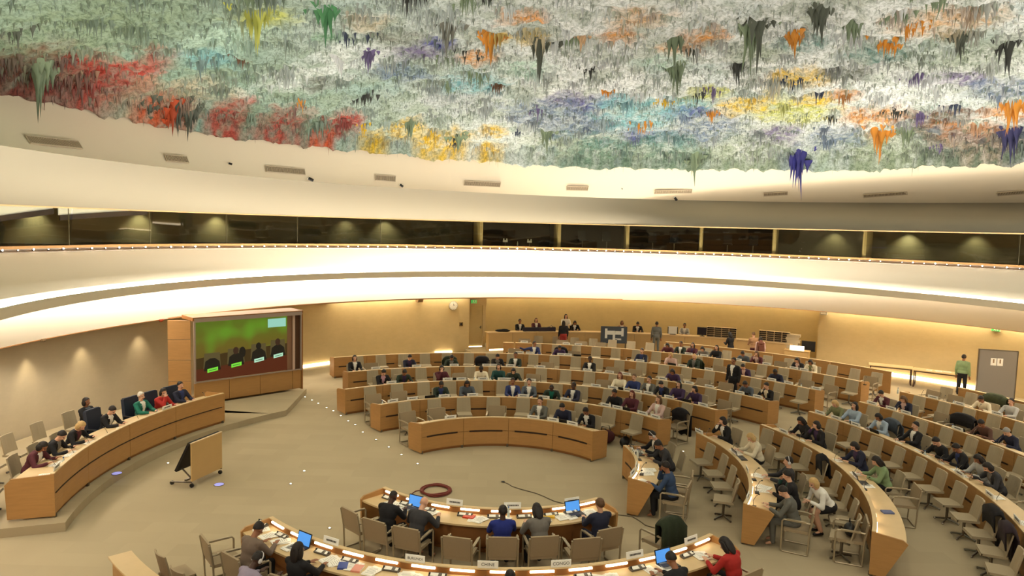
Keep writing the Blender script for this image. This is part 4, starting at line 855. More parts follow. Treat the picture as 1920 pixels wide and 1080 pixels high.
# hair, local to the head
def hair(kind,colour):
    k='h'+kind+colour
    if k in POSE: return POSE[k]
    mb=MB(); n=18; kk=12
    def shell(rx,ry,rz,c,front,low,back_low):
        vs=[];fs=[]
        for i in range(kk+1):
            for j_ in range(n):
                ph=2*math.pi*j_/n; fr=max(0,math.sin(ph)); ex=(R_(front)*fr+R_(low)*(1-fr) if math.sin(ph)>=0 else R_(low)+(R_(back_low)-R_(low))*(-math.sin(ph)))
                th=ex*i/kk; w=1+.03*math.sin(ph*5+i)
                vs.append((c[0]+rx*w*math.sin(th)*math.cos(ph),c[1]+ry*w*math.sin(th)*math.sin(ph),c[2]+rz*math.cos(th)))
        for i in range(kk):
            for j_ in range(n): fs.append((i*n+j_,(i+1)*n+j_,(i+1)*n+(j_+1)%n,i*n+(j_+1)%n))
        mb.add(vs,fs)
    if kind=='bald': shell(.0768,.096,.092,(0,-.010,.029),18,62,118)
    else: shell(.084,.104,.104,(0,-.012,.03),52,100,128)
    if kind=='short': mb.ell((0,-.03,.075),(.07,.075,.06),n=12,k=8)
    if kind=='bob':
        for s in(-1,1): mb.ell((s*.07,-.02,-.03),(.028,.06,.085),n=10,k=8)
        mb.ell((0,-.07,-.03),(.08,.045,.09),n=12,k=8)
    if kind=='long':
        for s in(-1,1): mb.ell((s*.075,-.015,-.05),(.026,.055,.12),n=10,k=8)
        mb.ell((0,-.078,-.06),(.088,.04,.15),n=12,k=10)
    o=mb.build('hair',hm(colour),smooth=True,link=False); POSE[k]=o; return o
_m=MB(); _m.tube([(math.cos(R_(a))*.1,-.01,.02+math.sin(R_(a))*.115) for a in range(0,181,15)],.009,6)
for _s in(-1,1): _m.ell((_s*.092,-.01,.0),(.022,.036,.042),n=10,k=6)
PHONES=_m.build('headphones',mat('pale_headphones',srgb(206,200,196),.4),smooth=True,link=False)
def person(pose,loc,rz,jk,st,hr,skin,label,trousers='black',group=None,phones=False,scale=1,bag=None):
    if pose=='lean' and hr.startswith('long'): pose='write'
    P=POSE[pose]; t=empty('person',loc,rz); tag(t,label,'person',group); t.scale=(scale,)*3
    def put(o,nm,ms):
        c=o.copy(); c.name=nm; COL.objects.link(c); c.parent=t
        for i,m_ in enumerate(ms):
            c.material_slots[i].link='OBJECT'; c.material_slots[i].material=m_
        return c
    put(P['body'],'body',[sm(skin)]); put(P['jacket'],'jacket',[cm(jk),cm(st)]); put(P['trousers'],'trousers' if 'skin:'!=trousers[:5] else 'tights',[cm(trousers) if trousers[:5]!='skin:' else sm(skin)])
    if trousers[:5]=='skin:': put(POSE['skirt_'+pose],'skirt',[cm(trousers[5:])]); put(P['shoes'],'shoes',[SHOE])
    parts=hr.split('_'); ph='phones' in parts; parts=[x for x in parts if x!='phones']; col=parts[1] if len(parts)>1 else ''
    if parts[0]=='none': return t
    h=hair(parts[0],col).copy(); COL.objects.link(h); h.parent=t; h.matrix_local=Matrix.Translation(P['head'])@P['HR']
    if ph: q=PHONES.copy(); COL.objects.link(q); q.parent=t; q.matrix_local=Matrix.Translation(P['head'])@P['HR']
    return t
SHORTROW={'A':'inner foreground desk','B':'outer foreground desk','C':'bottom left corner','D':'long side desk'}
for p in PEOPLE:
    k,a,rr_,pose,jk,st,hr,sk,desc=p
    row=rowname(k) if k!='C' else 'bottom left corner'
    if k=='C': a,rr_=-120.5,7.75
    desc=desc.replace(', first from the left','').replace(', seen from behind','').replace(' at the bottom edge','').replace(' at the far end','').replace(' at the near end','')
    tr='navy' if jk in('navy','blue','royal') else 'greysuit' if jk=='greysuit' else 'black'
    person(pose,pc(rr_-(.06 if k not in 'AB' else 0),a,.19 if k=='D' else 0),R_(a)+math.pi/2+random.uniform(-.12,.12),jk,st,hr,sk,'person %s, %s'%(desc,row),tr)
# others
def face(loc,target): return math.atan2(target[1]-loc[1],target[0]-loc[0])-math.pi/2
person('up',pc(11.55,170.8,.19),R_(170.8)+math.pi/2,'black','slate','bob','brown','person with headphones and a dark jacket sitting behind the long side desk')
place(SW,pc(11.5,170.8,.19),R_(170.8)+math.pi/2,'beige chair under the person behind the long side desk','chair') if False else None
def pwz(r,a,z=0): return pw(r,a,z)
g=[(97.9,17.25,'stand','black','white','long','brown','skin:skirtred','person in a black top and red skirt standing at the rear counter',.17,0,.95),
   (82.1,17.2,'stand','greysuit','greysuit','short','brown','greysuit','person in a grey suit seen from behind at the rear counter',.17,0,1.0),
   (69.8,16.4,'hold','black','black','long','brown','navy','person in a black coat standing below the rear counter, hand at face',.0,.9,.98),
   (66.2,16.7,'hold','tan','pink','short_brown','fair','maroon','person with reddish hair holding a camera at the rear counter',.0,.5,1.0),
   (65.0,16.2,'stand','pink','white','bob','fair','maroon','person with a brown backpack at the rear counter',.0,.5,.93)]
for a,rr_,pose,jk,st,hr,sk,tr,lab,z,turn,s in g:
    person(pose,pwz(rr_,a,z),R_(a)-math.pi/2+turn,jk,st,hr,sk,lab,tr,scale=s)
mb=MB(); mb.box((0,0,0),(.3,.16,.42)); mb.box((0,.1,-.05),(.22,.06,.24)); mb.cap((0,0,.18),(0,0,.22),.12,.1); o=mb.build('backpack',mat('brown_canvas',srgb(110,64,48),.8)); v=pwz(16.0,64.9,1.12); o.location=v; o.rotation_euler=(0,0,R_(65)+math.pi/2+.5); tag(o,'brown backpack worn by the person at the rear counter','backpack')
for i,(u,z_,jk,hr,sk,lab) in enumerate(((104.2,.35,'black','short','brown','person with black hair seated behind the dark screen of the rear counter'),(101.5,.4,'maroon','bob_brown','fair','person with tied brown hair seated behind the rear counter'),(96.6,.62,'white','long','fair','person in white with long dark hair standing behind the rear counter'),
   (95.2,.36,'black','bob','brown','person in black bending behind the rear counter'),(87.4,.34,'tan','bob_brown','brown','person in brown beside the notice board behind the counter'),(84.9,.38,'black','short','brown','person in black looking down behind the rear counter'),(77.4,.34,'lightgrey','short','brown','person in a pale top beside the counter monitor'))):
    person('write' if i in(3,5) else 'up',pwz(18.75,u,z_),R_(u)+math.pi/2,jk,'white',hr,sk,lab)
    mb=MB(); mb.tube([(0,0,0),(0,0,z_+.28)],.05); mb.box((0,0,z_+.27+.1),(.44,.42,.08)); mb.tube([(-.0,0,.0),(0,0,.03)],.24,14); o=mb.build('counter_stool',BLACK); o.location=pwz(18.75,u,.17); o.scale=(1,1,(z_+.24)/(z_+.45)); o.rotation_euler=(0,0,R_(u)); tag(o,'black stool behind the rear counter, %s from the left'%ordw(i+1),'stool','stools behind the rear counter')
person('stand',(18.6,28.6,0),face((18.6,28.6),(20.2,30.0)),'sage','sage','short','brown','person in a green shirt standing before the grey partition panel','black',scale=1.02)
v=pc(12.5,46.6,0); person('stand',v,face(v,(6,24)),'black','white','short','brown','tall person standing in a black suit between the fourth and fifth centre rows','black',scale=1.06)
v=Vector((6.95,14.75,0)); person('crouch',v,math.pi/2+.15,'white','white','bob_blond','fair','blond person in a white top and black skirt crouching in the right aisle','skin:black')
# ---------------------------------------------------------------- things on the desks
def plate(w=.28,h=.085,text=None):
    t=proto('name_plate'); mb=MB(); mb.box((0,0,h/2),(w,.012,h),0,-.15); mb.build('card',PLATE,t,link=False)
    for q,(x,l) in enumerate(((-.04,.10),(.05,.06))): pass
    mb=MB(); x=-w*.3
    rg=random.Random(3)
    while x<w*.3:
        l=rg.uniform(.012,.03); mb.box((x+l/2,-.0085,h*.52),(l,.002,h*.26),0,-.15); mb.box((x+l/2,.0085,h*.52),(l,.002,h*.26),0,-.15); x+=l+.006
    mb.build('lettering',INK,t,link=False); return t
PL=plate(.36,.105)
def textplate(word,w=.34,h=.12):
    t=proto('name_plate'); mb=MB(); mb.box((0,0,h/2),(w,.014,h)); mb.build('card',PLATE,t,link=False)
    for side in (1,-1):
        cu=bpy.data.curves.new('txt','FONT'); cu.body=word; cu.size=min(h*.62,w*1.25/max(4,len(word))); cu.align_x='CENTER'; cu.align_y='CENTER'; cu.extrude=.0015
        o=bpy.data.objects.new('txt',cu); COL.objects.link(o); bpy.context.view_layer.update(); me=bpy.data.meshes.new_from_object(o.evaluated_get(bpy.context.evaluated_depsgraph_get())); bpy.data.objects.remove(o)
        me.materials.clear(); me.materials.append(INK); me.transform(Matrix.Translation((0,side*-.009,h/2))@Matrix.Rotation(0 if side>0 else math.pi,4,'Z')@Matrix.Rotation(math.pi/2,4,'X'))
        q=bpy.data.objects.new('lettering',me); q.parent=t
    return t
# local +Y of everything on a desk faces the hall centre; front (-Y) faces the seat
for ang,word,r in ((-102.6,'BURUNDI',5.97),(-90.9,'CHINE',5.97),(-79.3,'CONGO',5.97)):
    place(textplate(word),pc(r,ang,LEDGE+.02),R_(ang)+math.pi/2,'white name plate reading %s on the outer foreground desk'%word,'name plate')
PLW=plate(.34,.12)
for ang,r,w in ((-118.4,5.97,'outer foreground desk, leftmost'),(-66.4,5.97,'outer foreground desk, right of the middle'),(-54,5.97,'outer foreground desk, rightmost'),(-104.1,3.5,'inner foreground desk, left one'),(-85,3.5,'inner foreground desk, middle one'),(-64.4,3.5,'inner foreground desk, right one')):
    place(PLW,pc(r,ang,LEDGE+.02),R_(ang)+math.pi/2,'white name plate on the ledge of the '+w,'name plate')
def paper_stack(i):
    t=proto('paper_stack'); mb=MB(); rg=random.Random(i); tints=[PAPER]
    for k in range(3 if i else 1): mb.box((rg.uniform(-.03,.03),rg.uniform(-.03,.03),.003+.006*k),(.21,.297,.006),rg.uniform(-.3,.3))
    mb.build('sheets',PAPER,t,link=False); mb=MB()
    for k in range(6): mb.box((0,.1-.035*k,.0068+.006*(2 if i else 0)),(.13+.03*(k%2),.006,.001))
    mb.build('print_lines',mat('light_ink',srgb(150,146,140),.8),t,link=False); return t
PS=[paper_stack(i) for i in range(3)]
def mic():
    t=proto('microphone'); mb=MB(); mb.box((0,0,.012),(.13,.09,.024)); mb.build('base',BLACK,t,link=False)
    mb=MB(); mb.tube([(0,0,.02),(0,.02,.14),(0,-.04,.26),(0,-.08,.29)],.006,6); mb.build('gooseneck',CHROME,t,link=False); mb=MB(); mb.ell((0,-.09,.295),(.014,.022,.014),n=8,k=6); mb.build('head',BLACK,t,link=False); return t
MIC=mic()
def console():
    t=proto('conference_console'); mb=MB(); mb.box((0,0,.02),(.30,.10,.04),0,.3); mb.build('housing',mat('console_grey',srgb(96,88,78),.5),t,link=False)
    mb=MB(); mb.box((-.05,-.01,.043),(.13,.07,.004),0,.3); mb.box((.10,-.01,.043),(.05,.06,.004),0,.3); mb.build('panel',PAPER,t,link=False); mb=MB(); mb.tube([(-.13,0,.03),(-.13,0,.07)],.014,8); mb.tube([(.14,0,.03),(.14,0,.06)],.01,8); mb.build('knob',BLACK,t,link=False); return t
CON=console()
SCREEN=mat('blue_laptop_glow',srgb(70,130,200),.3,emit=1.1)
def laptop(sc=SCREEN):
    t=proto('laptop'); mb=MB(); mb.box((0,0,.01),(.34,.24,.018)); mb.build('keyboard_base',BLACK,t,link=False)
    mb=MB(); mb.box((0,.155,.12),(.34,.012,.23),0,-.28); mb.build('lid',BLACK,t,link=False)
    mb=MB(); mb.box((0,.147,.12),(.31,.004,.20),0,-.28); mb.build('screen',sc,t,link=False)
    mb=MB(); mb.box((0,.01,.021),(.28,.12,.003)); mb.build('keys',mat('key_grey',srgb(60,58,60),.6),t,link=False); return t
LT=laptop(); 
def bottle():
    t=proto('water_bottle'); mb=MB(); mb.tube([(0,0,0),(0,0,.14),(0,0,.18),(0,0,.21)],[.03,.03,.012,.012],10); mb.build('bottle',mat('bottle_plastic',srgb(206,214,206),.15),t,link=False); mb=MB(); mb.tube([(0,0,.205),(0,0,.225)],.015,8); mb.build('cap',mat('blue_cap',srgb(60,90,150),.4),t,link=False); return t
BT=bottle()
def desk_at(r,a,off,dz_=TOPZ): return pc(r+off,a,dz_)
def r_of(k): return 9.62 if k=='D' else ROWS[k][0]
cnt={}
for k,L in SEATS:
    z=.19 if k=='D' else 0; r=r_of(k); side='left end' if k[0] in 'cABC' else 'rear end'
    for i,(a,rr_,occ) in enumerate(L):
        if k=='C': continue
        num=i+1 if k[0] not in 'RD' else len(L)-i
        w='place %s from the %s, %s'%(ordw(num),side,rowname(k)); rz=R_(a)+math.pi/2; rg=random.Random(hash((k,i))%1000 if False else (ord(k[0])*31+ord(k[-1])*7+i*13))
        if k in 'AB' and a<-50.2 and not occ and abs(a+50.5)<.1: continue
        if rg.random()<(.7 if k[0] in 'RD' else .5) or k in'AB':
            ps=PS[rg.randint(0,2)]; place(ps,desk_at(r,a+rg.uniform(-.8,.8),.30,TOPZ+z+.001),rz+rg.uniform(-.4,.4),'white papers at '+w,'papers','loose papers on the '+rowname(k))
        if (k[0] in 'RD' or k in 'AB') and rg.random()<.65: place(PS[1+rg.randint(0,1)],desk_at(r,a+rg.uniform(1.2,2.2)*(8/r),.33,TOPZ+z+.001),rz+rg.uniform(-.6,.6),'second pile of white papers at '+w,'papers','loose papers on the '+rowname(k))
        if k not in('A','B') and rg.random()<(.8 if k[0]=='c' else .5):
            place(PL,pc(r+.035,a+rg.uniform(-1,1),(.92 if k=='D' else LEDGE)+.02+z),rz,'white name plate at '+w,'name plate','white name plates on the '+rowname(k))
        if k[0]!='c' or rg.random()<.3:
            place(MIC if k not in 'AB' else CON,desk_at(r,a-(1.0 if k not in'AB' else 2.2),.17,TOPZ+z),rz,('small gooseneck microphone at ' if k not in'AB' else 'grey conference console at ')+w,'microphone' if k not in 'AB' else 'console',('microphones' if k not in'AB' else 'consoles')+' on the '+rowname(k))
        if rg.random()<.14: place(BT,desk_at(r,a+2,.16,TOPZ+z),rz,'small water bottle at '+w,'bottle','water bottles on the '+rowname(k))
def item(p,k,a,off,label,cat,rzo=0,dz_=0): return place(p,desk_at(r_of(k),a,off,TOPZ+(.19 if k=='D' else 0)+dz_),R_(a)+math.pi/2+rzo,label,cat)
for k,a,lab in (('A',-117.5,'open laptop with a blue screen at the left of the inner foreground desk'),('A',-65.0,'open laptop with a blue screen at the right of the inner foreground desk'),('B',-123.8,'open laptop with a blue screen at the left of the outer foreground desk'),('B',-61.3,'open laptop with a bright screen at the right of the outer foreground desk')):
    item(LT,k,a,.28,lab,'laptop')
LTD=laptop(mat('dark_screen',srgb(30,30,36),.3,emit=.2)); k2={}
for k,a in (('c1',58.5),('c2',114),('c2',49.5),('c3',103),('c3',43.5),('c3',60),('c4',95),('c4',40),('c5',77),('c5',60),('R1',9),('R2',4),('R3',-8),('R4',14),('R4',18),('R5',21),('R5',13)):
    k2[k]=k2.get(k,0)+1; item(LTD,k,a,.26,'%s open black laptop on the %s'%(ordw(k2[k]),rowname(k)),'laptop')
BOOKM=mat('red_cover',srgb(200,60,36),.5)
def book(m): 
    t=proto('book'); mb=MB(); mb.box((0,0,.015),(.16,.22,.03)); mb.build('cover',m,t,link=False); mb=MB(); mb.box((.004,0,.015),(.156,.212,.022)); mb.build('pages',PAPER,t,link=False); return t
item(book(BOOKM),'A',-98.5,.22,'red booklet on the inner foreground desk','book',1.4)
item(book(mat('yellow_cover',srgb(226,180,40),.5)),'A',-73.5,.2,'yellow booklet on the inner foreground desk','book',1.2)
item(book(mat('blue_cover',srgb(60,80,150),.5)),'B',-113.5,.36,'blue booklet on the outer foreground desk','book',.5)
item(book(mat('pink_cover',srgb(226,150,130),.5)),'B',-111.0,.34,'pink booklet on the outer foreground desk','book',.2)
item(book(mat('slate_cover',srgb(90,100,140),.5)),'R3',-19.5,.35,'thick blue edged document stack at the near end, third right row','documents',.3)
item(book(mat('lilac_cover',srgb(160,140,170),.5)),'R4',-19.5,.3,'lilac folder near the frame edge, fourth right row','folder',.2)
# floor clutter
def bag(loc,rz,label,s=1,m=BLACK):
    t=empty('handbag',loc,rz); tag(t,label,'bag'); mb=MB(); mb.ell((0,0,.14*s),(.22*s,.12*s,.14*s)); o=mb.build('bag_body',m,t,smooth=True); mb=MB(); mb.tube([(-.12*s,0,.22*s),(-.08*s,0,.36*s),(.08*s,0,.36*s),(.12*s,0,.22*s)],.012,6); mb.build('handle',BLACK,t); return t
bag(pc(4.9,50.5,0),.4,'dark red and black bag lying on the floor right of the front centre desk',1.5,mat('dark_red_cloth',srgb(70,24,26),.8)); bag((6.85,13.6,.49),1.2,'black handbag on the armchair at the near end of right row two',.9)
bag(pc(5.1,44,0),1.0,'black bag on the floor beneath the last front row chair',1.1)
# ---------------------------------------------------------------- rear counter and its things
def wpos(r,a,z=0): return pw(r,a,z)
at=pw(17.9,85,.17); ct=empty('service_counter',at); tag(ct,'long curved pale wood counter at the back of the hall','counter')
CTM=mat('counter_wood',srgb(196,160,104),.5,noise_s=3,noise_a=.1)
for i in range(12):
    a0=60.9+(110.2-60.9)*i/12; a1=60.9+(110.2-60.9)*(i+1)/12; mb=MB(); mb.arc((WX,WY),17.9,17.95,.27,1.08,a0+.02,a1-.02,n=3); mb.build('front_panel',CTM,ct,at=at)
mb=MB(); mb.arc((WX,WY),17.86,18.35,1.08,1.12,60.7,110.4); mb.build('counter_top',WOODT,ct,at=at)
mb=MB(); mb.arc((WX,WY),18.0,18.3,.17,.28,61,110); mb.build('plinth',WOODD,ct,at=at)
for a in (61,110.1): 
    mb=MB(); mb.arc((WX,WY),17.9,18.3,.17,1.08,a-.08,a+.08,n=2); mb.build('end_panel',CTM,ct,at=at)
lampstrip('skirting_light',104.5,110,17.92,17.97,.19,BASEG,'glowing strip beneath the left end of the rear counter',h=.07)
lampstrip('skirting_light',82.5,86,17.92,17.97,.19,BASEG,'glowing strip beneath the middle of the rear counter',h=.05)
def onct(a,r=18.1): return pw(r,a,1.12)
t=empty('display_board',onct(101.4)); t.rotation_euler=(0,0,R_(101.4)-math.pi/2); tag(t,'long low dark screen panel standing on the left of the rear counter','panel')
mb=MB(); mb.box((0,0,.1),(1.75,.05,.2)); mb.build('panel_body',mat('navy_panel',srgb(40,34,50),.6),t); mb=MB(); mb.box((-.8,0,.01),(.1,.2,.02)); mb.box((.8,0,.01),(.1,.2,.02)); mb.build('foot',BLACK,t)
mb=MB(); mb.ell((0,0,.05),(.4,.12,.07)); mb.ell((.1,.02,.09),(.2,.1,.05)); o=mb.build('folded_coat',COATB,smooth=True); o.location=onct(107.6); tag(o,'dark folded coat lying on the left end of the rear counter','coat')
mb=MB(); 
for x in(-.12,.12): mb.tube([(x,0,.12),(x,.04,.12)],.12,14)
mb.tube([(-.12,0,.2),(0,0,.3),(.12,0,.2)],.02); o=mb.build('headphones',CHROME); o.location=onct(99.4); o.rotation_euler=(0,0,R_(99.4-90)); tag(o,'pale round headphones on the rear counter','headphones')
# notice board
p=pw(17.1,89.3,.17); nb=empty('notice_board',p,R_(89.3)-math.pi/2); tag(nb,'dark notice board with a pinned white map standing before the counter','notice board')
mb=MB(); mb.box((0,0,.95),(1.34,.05,.86)); mb.build('board',mat('slate_board',srgb(58,62,68),.7),nb)
mb=MB(); mb.box((-.16,-.03,1.06),(.42,.006,.2)); mb.box((.24,-.03,1.06),(.36,.006,.18)); mb.box((.0,-.03,.78),(.12,.006,.5)); mb.box((-.4,-.03,1.02),(.12,.006,.5)); mb.box((.43,-.03,1.1),(.12,.006,.42)); mb.build('pinned_paper',mat('paper_grey',srgb(200,196,184),.8),nb)
mb=MB(); mb.box((.22,-.031,.75),(.3,.006,.03)); mb.box((.28,-.031,.70),(.2,.006,.02)); mb.build('lettering',PAPER,nb)
mb=MB()
for x in(-.6,.6): mb.box((x,0,.3),(.05,.05,.6)); mb.box((x,0,.02),(.06,.5,.04))
mb.build('stand',CHROME,nb)
# monitor, white frame, pigeonholes, stacked boxes
t=empty('monitor',onct(74.6),R_(74.6)-math.pi/2); tag(t,'black flat monitor on the rear counter','monitor'); mb=MB(); mb.box((0,0,.26),(.52,.05,.4)); mb.build('casing',BLACK,t); mb=MB(); mb.box((0,-.027,.26),(.48,.005,.36)); mb.build('screen',mat('dark_glass',srgb(40,36,44),.2),t); mb=MB(); mb.tube([(0,.02,.0),(0,.02,.1)],.03); mb.box((0,0,.01),(.24,.18,.02)); mb.build('stand',BLACK,t)
t=empty('document_holder',onct(79.3),R_(79.3)-math.pi/2); tag(t,'white framed document holder on the rear counter','document holder'); mb=MB(); mb.box((0,0,.22),(.5,.03,.4)); mb.build('card',PAPER,t); mb=MB(); mb.box((-.24,-.01,.22),(.04,.06,.36)); mb.box((.24,-.01,.22),(.04,.06,.36)); mb.box((0,0,.02),(.3,.14,.03)); mb.build('clip',BLACK,t)
def pigeon(a,cols,label):
    t=empty('pigeonhole_shelf',onct(a,18.15),R_(a)-math.pi/2); tag(t,label,'shelf'); w=cols*.36; mb=MB()
    for i in range(cols+1): mb.box((-w/2+i*.36,0,.26),(.02,.26,.52))
    for j in range(6): mb.box((0,0,.01+j*.1),(w,.26,.012))
    mb.build('divider',WOODT,t); mb=MB(); mb.box((0,.13,.26),(w,.01,.52)); mb.build('back',BLACK,t)
    mb=MB(); rg=random.Random(cols)
    for i in range(cols):
        for j in range(5): mb.box((-w/2+.18+i*.36,.02,.035+j*.1),(.26,.2,.02+.02*rg.random()))
    mb.build('documents',mat('shelf_papers',srgb(96,84,72),.8),t); return t
pigeon(71.6,4,'dark pigeonhole shelf of documents, left one on the rear counter'); pigeon(63.6,4,'dark pigeonhole shelf of documents, right one on the rear counter')
for i in range(7):
    mb=MB(); mb.box((0,0,0),(.6,.42,.13)); mb.box((0,-.215,0),(.3,.01,.03)); o=mb.build('document_box',mat('box_card',srgb(178,160,128),.7)); v=pw(18.1,60.7+.2*(i%2),.70+.135*i); o.location=v; o.rotation_euler=(0,0,R_(60.5)-math.pi/2+.05*(i%3)); tag(o,'flat pale document box at the right end of the counter, %s from the bottom'%ordw(i+1),'box','stacked document boxes')
mb=MB(); mb.box((0,0,.31),(.66,.5,.62)); o=mb.build('box_pedestal',CTM); o.location=pw(18.12,60.6,.0)+Vector((0,0,.0)); o.rotation_euler=(0,0,R_(60.5)-math.pi/2); tag(o,'pale wood pedestal under the stacked document boxes','pedestal')
# screens and lit tablets by the right return
t=empty('floor_monitor',pw(18.5,58.7,0),R_(58)-math.pi/2); tag(t,'black screen on a stand beside the rear alcove corner','monitor'); mb=MB(); mb.box((0,0,1.0),(.62,.06,.5)); mb.build('casing',BLACK,t); mb=MB(); mb.tube([(0,0,0),(0,0,.8)],.04); mb.box((0,0,.02),(.5,.4,.04)); mb.build('stand',BLACK,t)
for i,a in enumerate((60.6,59.6)):
    mb=MB(); mb.box((0,0,.0),(.34,.03,.24)); o=mb.build('lit_tablet',mat('tablet_glow',(1,.9,.68),emit=3)); o.location=pw(17.3,a-.3,1.02); o.rotation_euler=(0,0,R_(60)-math.pi/2); tag(o,'small bright lit panel behind the headscarf person, %s one'%('left' if i==0 else 'right'),'lit panel')
mb=MB(); mb.box((0,0,.45),(1.1,.5,.9)); mb.box((0,0,.91),(1.16,.56,.02)); o=mb.build('side_cabinet',CTM); o.location=pw(17.4,59.8,0); o.rotation_euler=(0,0,R_(60)-math.pi/2); tag(o,'low cabinet carrying the two lit panels','cabinet')
# clock, speaker, signs
t=empty('wall_clock',pw(WR-.03,115.31,2.43),R_(115.31)-math.pi/2); tag(t,'round white wall clock left of the rear door','clock')
mb=MB(); mb.tube([(0,0,0),(0,-.05,0)],.24,32); mb.build('rim',mat('clock_rim',srgb(176,164,136),.4),t); mb=MB(); mb.tube([(0,-.052,0),(0,-.056,0)],.21,32); mb.build('dial',PAPER,t)
mb=MB(); mb.box((0,-.06,.05),(.014,.004,.12)); mb.box((.04,-.06,.03),(.1,.004,.016),0,0,None,.6); 
for h_ in range(12): mb.box((math.sin(h_*math.pi/6)*.175,-.058,math.cos(h_*math.pi/6)*.175),(.012,.003,.03),0,0,None,h_*math.pi/6)
mb.build('hands',BLACK,t)
t=empty('wall_speaker',pw(WR-.14,120.98,2.79),R_(120.98)-math.pi/2+.3); tag(t,'brown wall loudspeaker under the soffit left of the clock','speaker'); mb=MB(); mb.box((0,0,0),(.32,.2,.22),0,.25); mb.build('casing',mat('speaker_brown',srgb(132,104,70),.6),t); mb=MB(); mb.box((0,-.1,-.02),(.28,.02,.18),0,.25); mb.build('grille',mat('speaker_grille',srgb(110,84,54),.8),t); mb=MB(); mb.tube([(0,.05,.05),(0,.12,.12)],.02); mb.build('bracket',CHROME,t)
GREENS=mat('exit_green',srgb(70,170,80),.5,emit=.7)
def exitsign(p,rz,label):
    t=empty('exit_sign',p,rz); tag(t,label,'sign'); mb=MB(); mb.box((0,0,0),(.34,.05,.2)); mb.build('housing',mat('sign_housing',srgb(206,214,170),.5),t)
    mb=MB(); mb.box((0,-.028,.0),(.3,.006,.17)); mb.build('face',GREENS,t)
    mb=MB(); mb.ell((-.02,-.033,.055),(.018,.004,.018),n=8,k=4); mb.box((-.02,-.033,.01),(.03,.004,.07),0,0,None,.3); mb.box((-.045,-.033,-.04),(.018,.004,.06),0,0,None,.5); mb.box((.01,-.033,-.04),(.018,.004,.06),0,0,None,-.4); mb.box((.08,-.033,0),(.05,.004,.11)); mb.build('running_figure',PAPER,t)
exitsign(pw(WR-.06,135.85,2.89),R_(135.85)-math.pi/2,'green running figure exit sign left of the rear wall')
exitsign(pw(19.15,111.5,2.57),R_(111.5)-math.pi/2,'green running figure exit sign above the rear door')
exitsign(pw(WR-.06,35.26,2.72),R_(35.26)-math.pi/2,'green running figure exit sign at the right above the grey panel')
t=empty('wall_socket_panel',pw(WR-.02,113.93,1.46),R_(113.93)-math.pi/2); tag(t,'small dark square control panel left of the rear door','control panel'); mb=MB(); mb.box((0,0,0),(.2,.03,.2)); mb.build('plate',mat('panel_brown',srgb(120,92,50),.6),t); mb=MB(); mb.tube([(0,-.015,0),(0,-.025,0)],.06,16); mb.build('dial',BLACK,t)
t=empty('emergency_light',pw(18.62,56.9,2.72),R_(56.9)-math.pi/2); tag(t,'grey emergency lamp box under the soffit at the alcove corner','lamp'); mb=MB(); mb.box((0,0,-.04),(.3,.16,.16)); mb.build('housing',mat('grey_box',srgb(176,168,150),.5),t); mb=MB(); mb.box((0,-.085,-.05),(.24,.01,.08)); mb.build('diffuser',PAPER,t)
for a,l in ((177.3,'brown dome sensor on the soffit edge above the long side desk'),(162.7,'red detector on the soffit edge left of the screen')):
    p=rp('soffit',a,.0,2.96); mb=MB(); mb.ell((0,0,0),(.07,.07,.05)); mb.tube([(0,0,0),(0,0,.05)],.08,12); o=mb.build('ceiling_sensor',mat('sensor_'+l[:3],srgb(150,60,30) if 'red' in l else srgb(120,96,66),.5)); o.location=p; tag(o,l,'sensor')
# ---------------------------------------------------------------- folding tables, grey panel
def folding(p,rz,label):
    t=empty('folding_table',p,rz); tag(t,label,'table'); mb=MB(); mb.box((0,0,.74),(1.75,.72,.03)); mb.build('tabletop',WOODT,t)
    DK=mat('dark_leg',srgb(70,40,24),.5)
    for x in (-.8,.8):
        mb=MB(); mb.box((x,-.3,.37),(.04,.04,.72)); mb.box((x,.3,.37),(.04,.04,.72)); mb.box((x,0,.03),(.05,.66,.04)); mb.build('leg',DK,t)
    mb=MB(); mb.box((0,-.33,.70),(1.6,.02,.05)); mb.box((0,.33,.70),(1.6,.02,.05)); mb.build('rail',DK,t); return t
folding((16.95,31.0,0),-.46,'long folding table with dark legs by the right wall, left one'); folding((18.35,29.95,0),-.62,'long folding table with dark legs by the right wall, right one')
for i,(x,y) in enumerate(((18.1,30.1),(18.4,29.85),(18.7,29.75))): place(PS[i],(x,y,.756),-.6+.2*i,'white papers on the right folding table, %s pile'%ordw(i+1),'papers','papers on the right folding table')
t=empty('partition_panel',(19.75,28.25,0),-.3); t.scale=(1,1,1.0); tag(t,'tall grey partition panel with two notices by the right wall','panel'); mb=MB(); mb.box((0,0,1.02),(1.35,.08,1.95)); mb.build('panel',mat('grey_felt',srgb(134,128,122),.8),t)
mb=MB(); mb.box((-.15,-.045,1.52),(.2,.01,.3)); mb.box((.08,-.045,1.52),(.2,.01,.3)); mb.build('notice',PLATE,t); mb=MB()
for x in(-.15,.08): mb.box((x,-.052,1.55),(.05,.004,.16)); 
mb.build('print',mat('tan_print',srgb(150,120,90),.8),t); mb=MB(); mb.box((0,0,2.0),(1.38,.1,.03)); mb.box((-.68,0,1.0),(.03,.1,1.98)); mb.box((.68,0,1.0),(.03,.1,1.98)); mb.build('frame',CHROME,t); mb=MB(); mb.box((-.5,0,.02),(.06,.5,.04)); mb.box((.5,0,.02),(.06,.5,.04)); mb.build('foot',CHROME,t)
# ---------------------------------------------------------------- video screen housing
b0=Vector((-10.67,23.48,.186)); b1=Vector((-7.87,26.21,.186)); d=(b1-b0); Ls=d.length; rz=math.atan2(d.y,d.x)
t=empty('video_wall',b0,rz); tag(t,'wood framed video wall showing four seated speakers against green','video screen')
